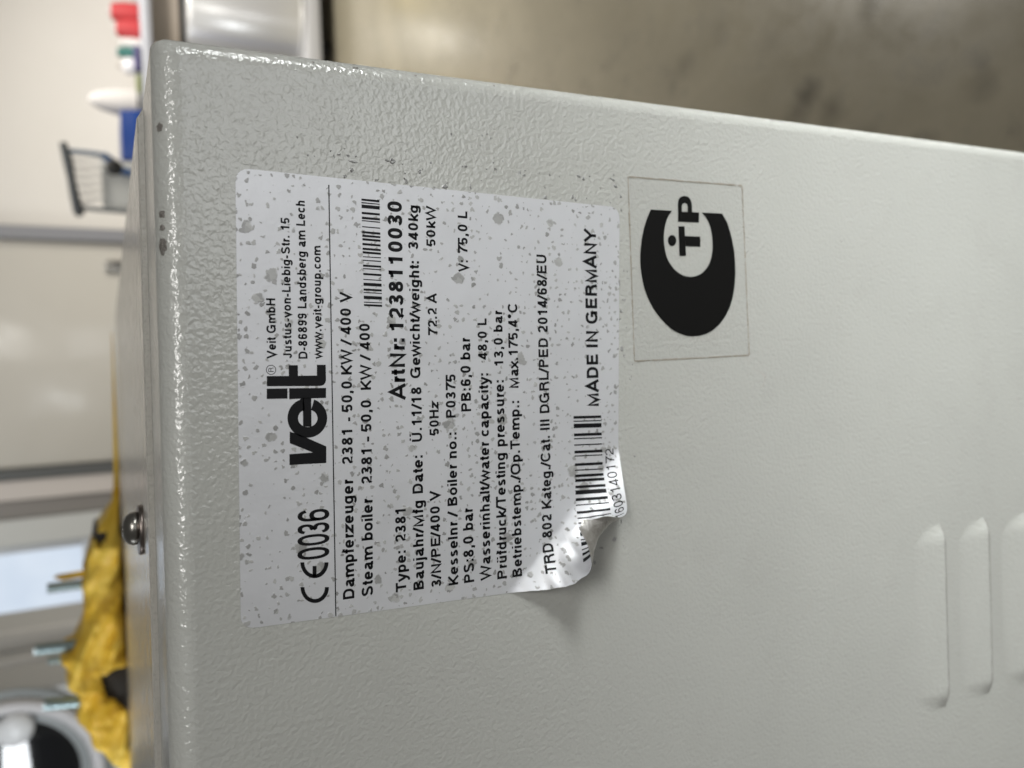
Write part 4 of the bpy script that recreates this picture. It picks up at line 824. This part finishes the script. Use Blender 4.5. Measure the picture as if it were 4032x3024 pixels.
spool(1.600, 4.05, .028, .095, mat('white_thread', (.72, .70, .68), .6), 'small white cone of thread between the red and green cones')
spool(1.550, 4.05, .030, .115, mat('green_thread', (.045, .17, .15), .6), 'dark green cone of thread beside a white bottle')
bt = thing('bottle', (1.478, 4.02, TZ), 'white plastic bottle lying between the green cone and the board', 'bottle')
G().lathe((1.478, 4.02, TZ), (0, 0, 1), [(.02, 0), (.037, .002), (.039, .01), (.039, .062), (.031, .078), (.013, .086), (.013, .09)], 28).link('bottle_body', mat('white_plastic', (.78, .77, .80), .35), bt, True)
bt['label'] = 'squat white plastic bottle standing beside the green cone'
G().lathe((1.478, 4.02, TZ + .09), (0, 0, 1), [(.015, 0), (.015, .014), (.008, .016)], 20).link('cap', mat('cream_cap', (.6, .56, .5), .4), bt, True)
cl = G().box(1.44, 1.56, 3.945, 4.0, TZ + .002, TZ + .036, .014, 3).link('folded_cloth', mat('purple_cloth', (.085, .075, .17), .8), None, True, base=(1.5, 3.97, TZ)); top(cl, 'dark purple folded cloth lying in front of the white bottle', 'cloth')
cl = G().box(1.33, 1.425, 3.945, 3.99, TZ + .002, TZ + .032, .012, 3).link('folded_cloth', mat('olive_cloth', (.20, .22, .11), .8), None, True, base=(1.4, 3.97, TZ)); top(cl, 'olive green folded cloth beside the purple one', 'cloth')
# sleeve board on a blue cabinet
bc = thing('blue_cabinet', (.98, 3.62, FLOOR), 'bright blue metal cabinet standing under the white sleeve board', 'cabinet')
G().box(.885, 1.09, 3.44, 3.8, FLOOR + .02, -.088, .006).link('cabinet_body', mat('blue_enamel', (.004, .030, .16), .35), bc, True)
G().box(.885, 1.09, 3.428, 3.438, -.5, -.12, .003).link('cabinet_door', mat('blue_enamel_door', (.005, .033, .17), .35), bc, True)
sb = thing('sleeve_board', (1.13, 3.5, -.16), 'white padded sleeve board with a rounded tip', 'sleeve board')
pv = G(); R2 = []
for z, hw, hd in ((-.155, .060, .05), (-.120, .058, .05), (-.07, .052, .045), (-.02, .040, .035), (.010, .026, .028), (.024, .012, .014), (.028, .002, .003)): R2.append((z, hw, hd))
vv = []; 
for z, hw, hd in R2:
    for k in range(24):
        a = 2 * math.pi * k / 24; vv.append((1.135 + (z + .155) * .02 + hw * math.cos(a), 3.5 + hd * math.sin(a), z))
pv.add(vv, [(i * 24 + k, i * 24 + (k + 1) % 24, (i + 1) * 24 + (k + 1) % 24, (i + 1) * 24 + k) for i in range(len(R2) - 1) for k in range(24)] + [tuple(range(24))[::-1]])
pv.link('padding', mat('white_cotton', (.54, .52, .51), .8), sb, True)
G().box(1.10, 1.17, 3.46, 3.54, FLOOR + .01, -.157, .004).link('stand', M_GREY, sb, True)
# hand trolley
tr = thing('wire_trolley', (.64, 3.0, FLOOR), 'small trolley with a dark sloping rail, blue post and wire side', 'trolley')
G().tube([(.773, 2.83, .104), (.715, 2.83, .092), (.655, 2.83, .085), (.60, 2.83, .078), (.545, 2.83, .068), (.532, 2.83, .062)], [.012, .016, .013, .015, .017, .012], 14).link('rail', mat('dark_grip', (.055, .06, .065), .6), tr, True)
G().tube([(.747, 2.83, .094), (.745, 2.83, .0), (.738, 2.83, -.03)], .0085, 12).link('post', mat('blue_grey_tube', (.10, .14, .20), .4), tr, True)
G().tube([(.748, 2.84, -.012), (.728, 2.84, -.035), (.700, 2.84, -.060), (.69, 2.84, -.10), (.69, 2.84, FLOOR + .05)], [.012, .017, .015, .012, .012], 12).link('blue_post', mat('blue_tube', (.03, .09, .24), .4), tr, True)
G().lathe((.694, 2.80, -.045), (0, -1, 0), [(.012, 0), (.026, .003), (.027, .018), (.02, .023)], 24).link('castor', M_BLACK, tr, True)
G().tube([(.560, 2.83, .068), (.556, 2.83, .0), (.553, 2.83, -.08), (.553, 2.83, FLOOR + .03)], .0080, 12).link('post', mat('grey_tube', (.15, .16, .165), .4), tr, True)
mw = mat('pale_wire', (.62, .61, .58), .4)
for k in range(6):
    x = .725 - .027 * k
    G().tube([(x, 2.85, .075), (x - .006, 2.85, .05), (x + .003, 2.85, .02), (x + .012, 2.85, -.01)], .0045, 8).link('wire', mw, tr, True)
G().box(.556, .735, 2.86, 2.872, -.30, -.006, .003).link('side_sheet', mat('pale_sheet', (.50, .50, .475), .5), tr, True)
G().box(.55, .75, 2.875, 3.2, -.9, -.88, .003).link('deck', M_GREY, tr, True)

for o in S.objects:
    if '_o' in o: del o['_o']
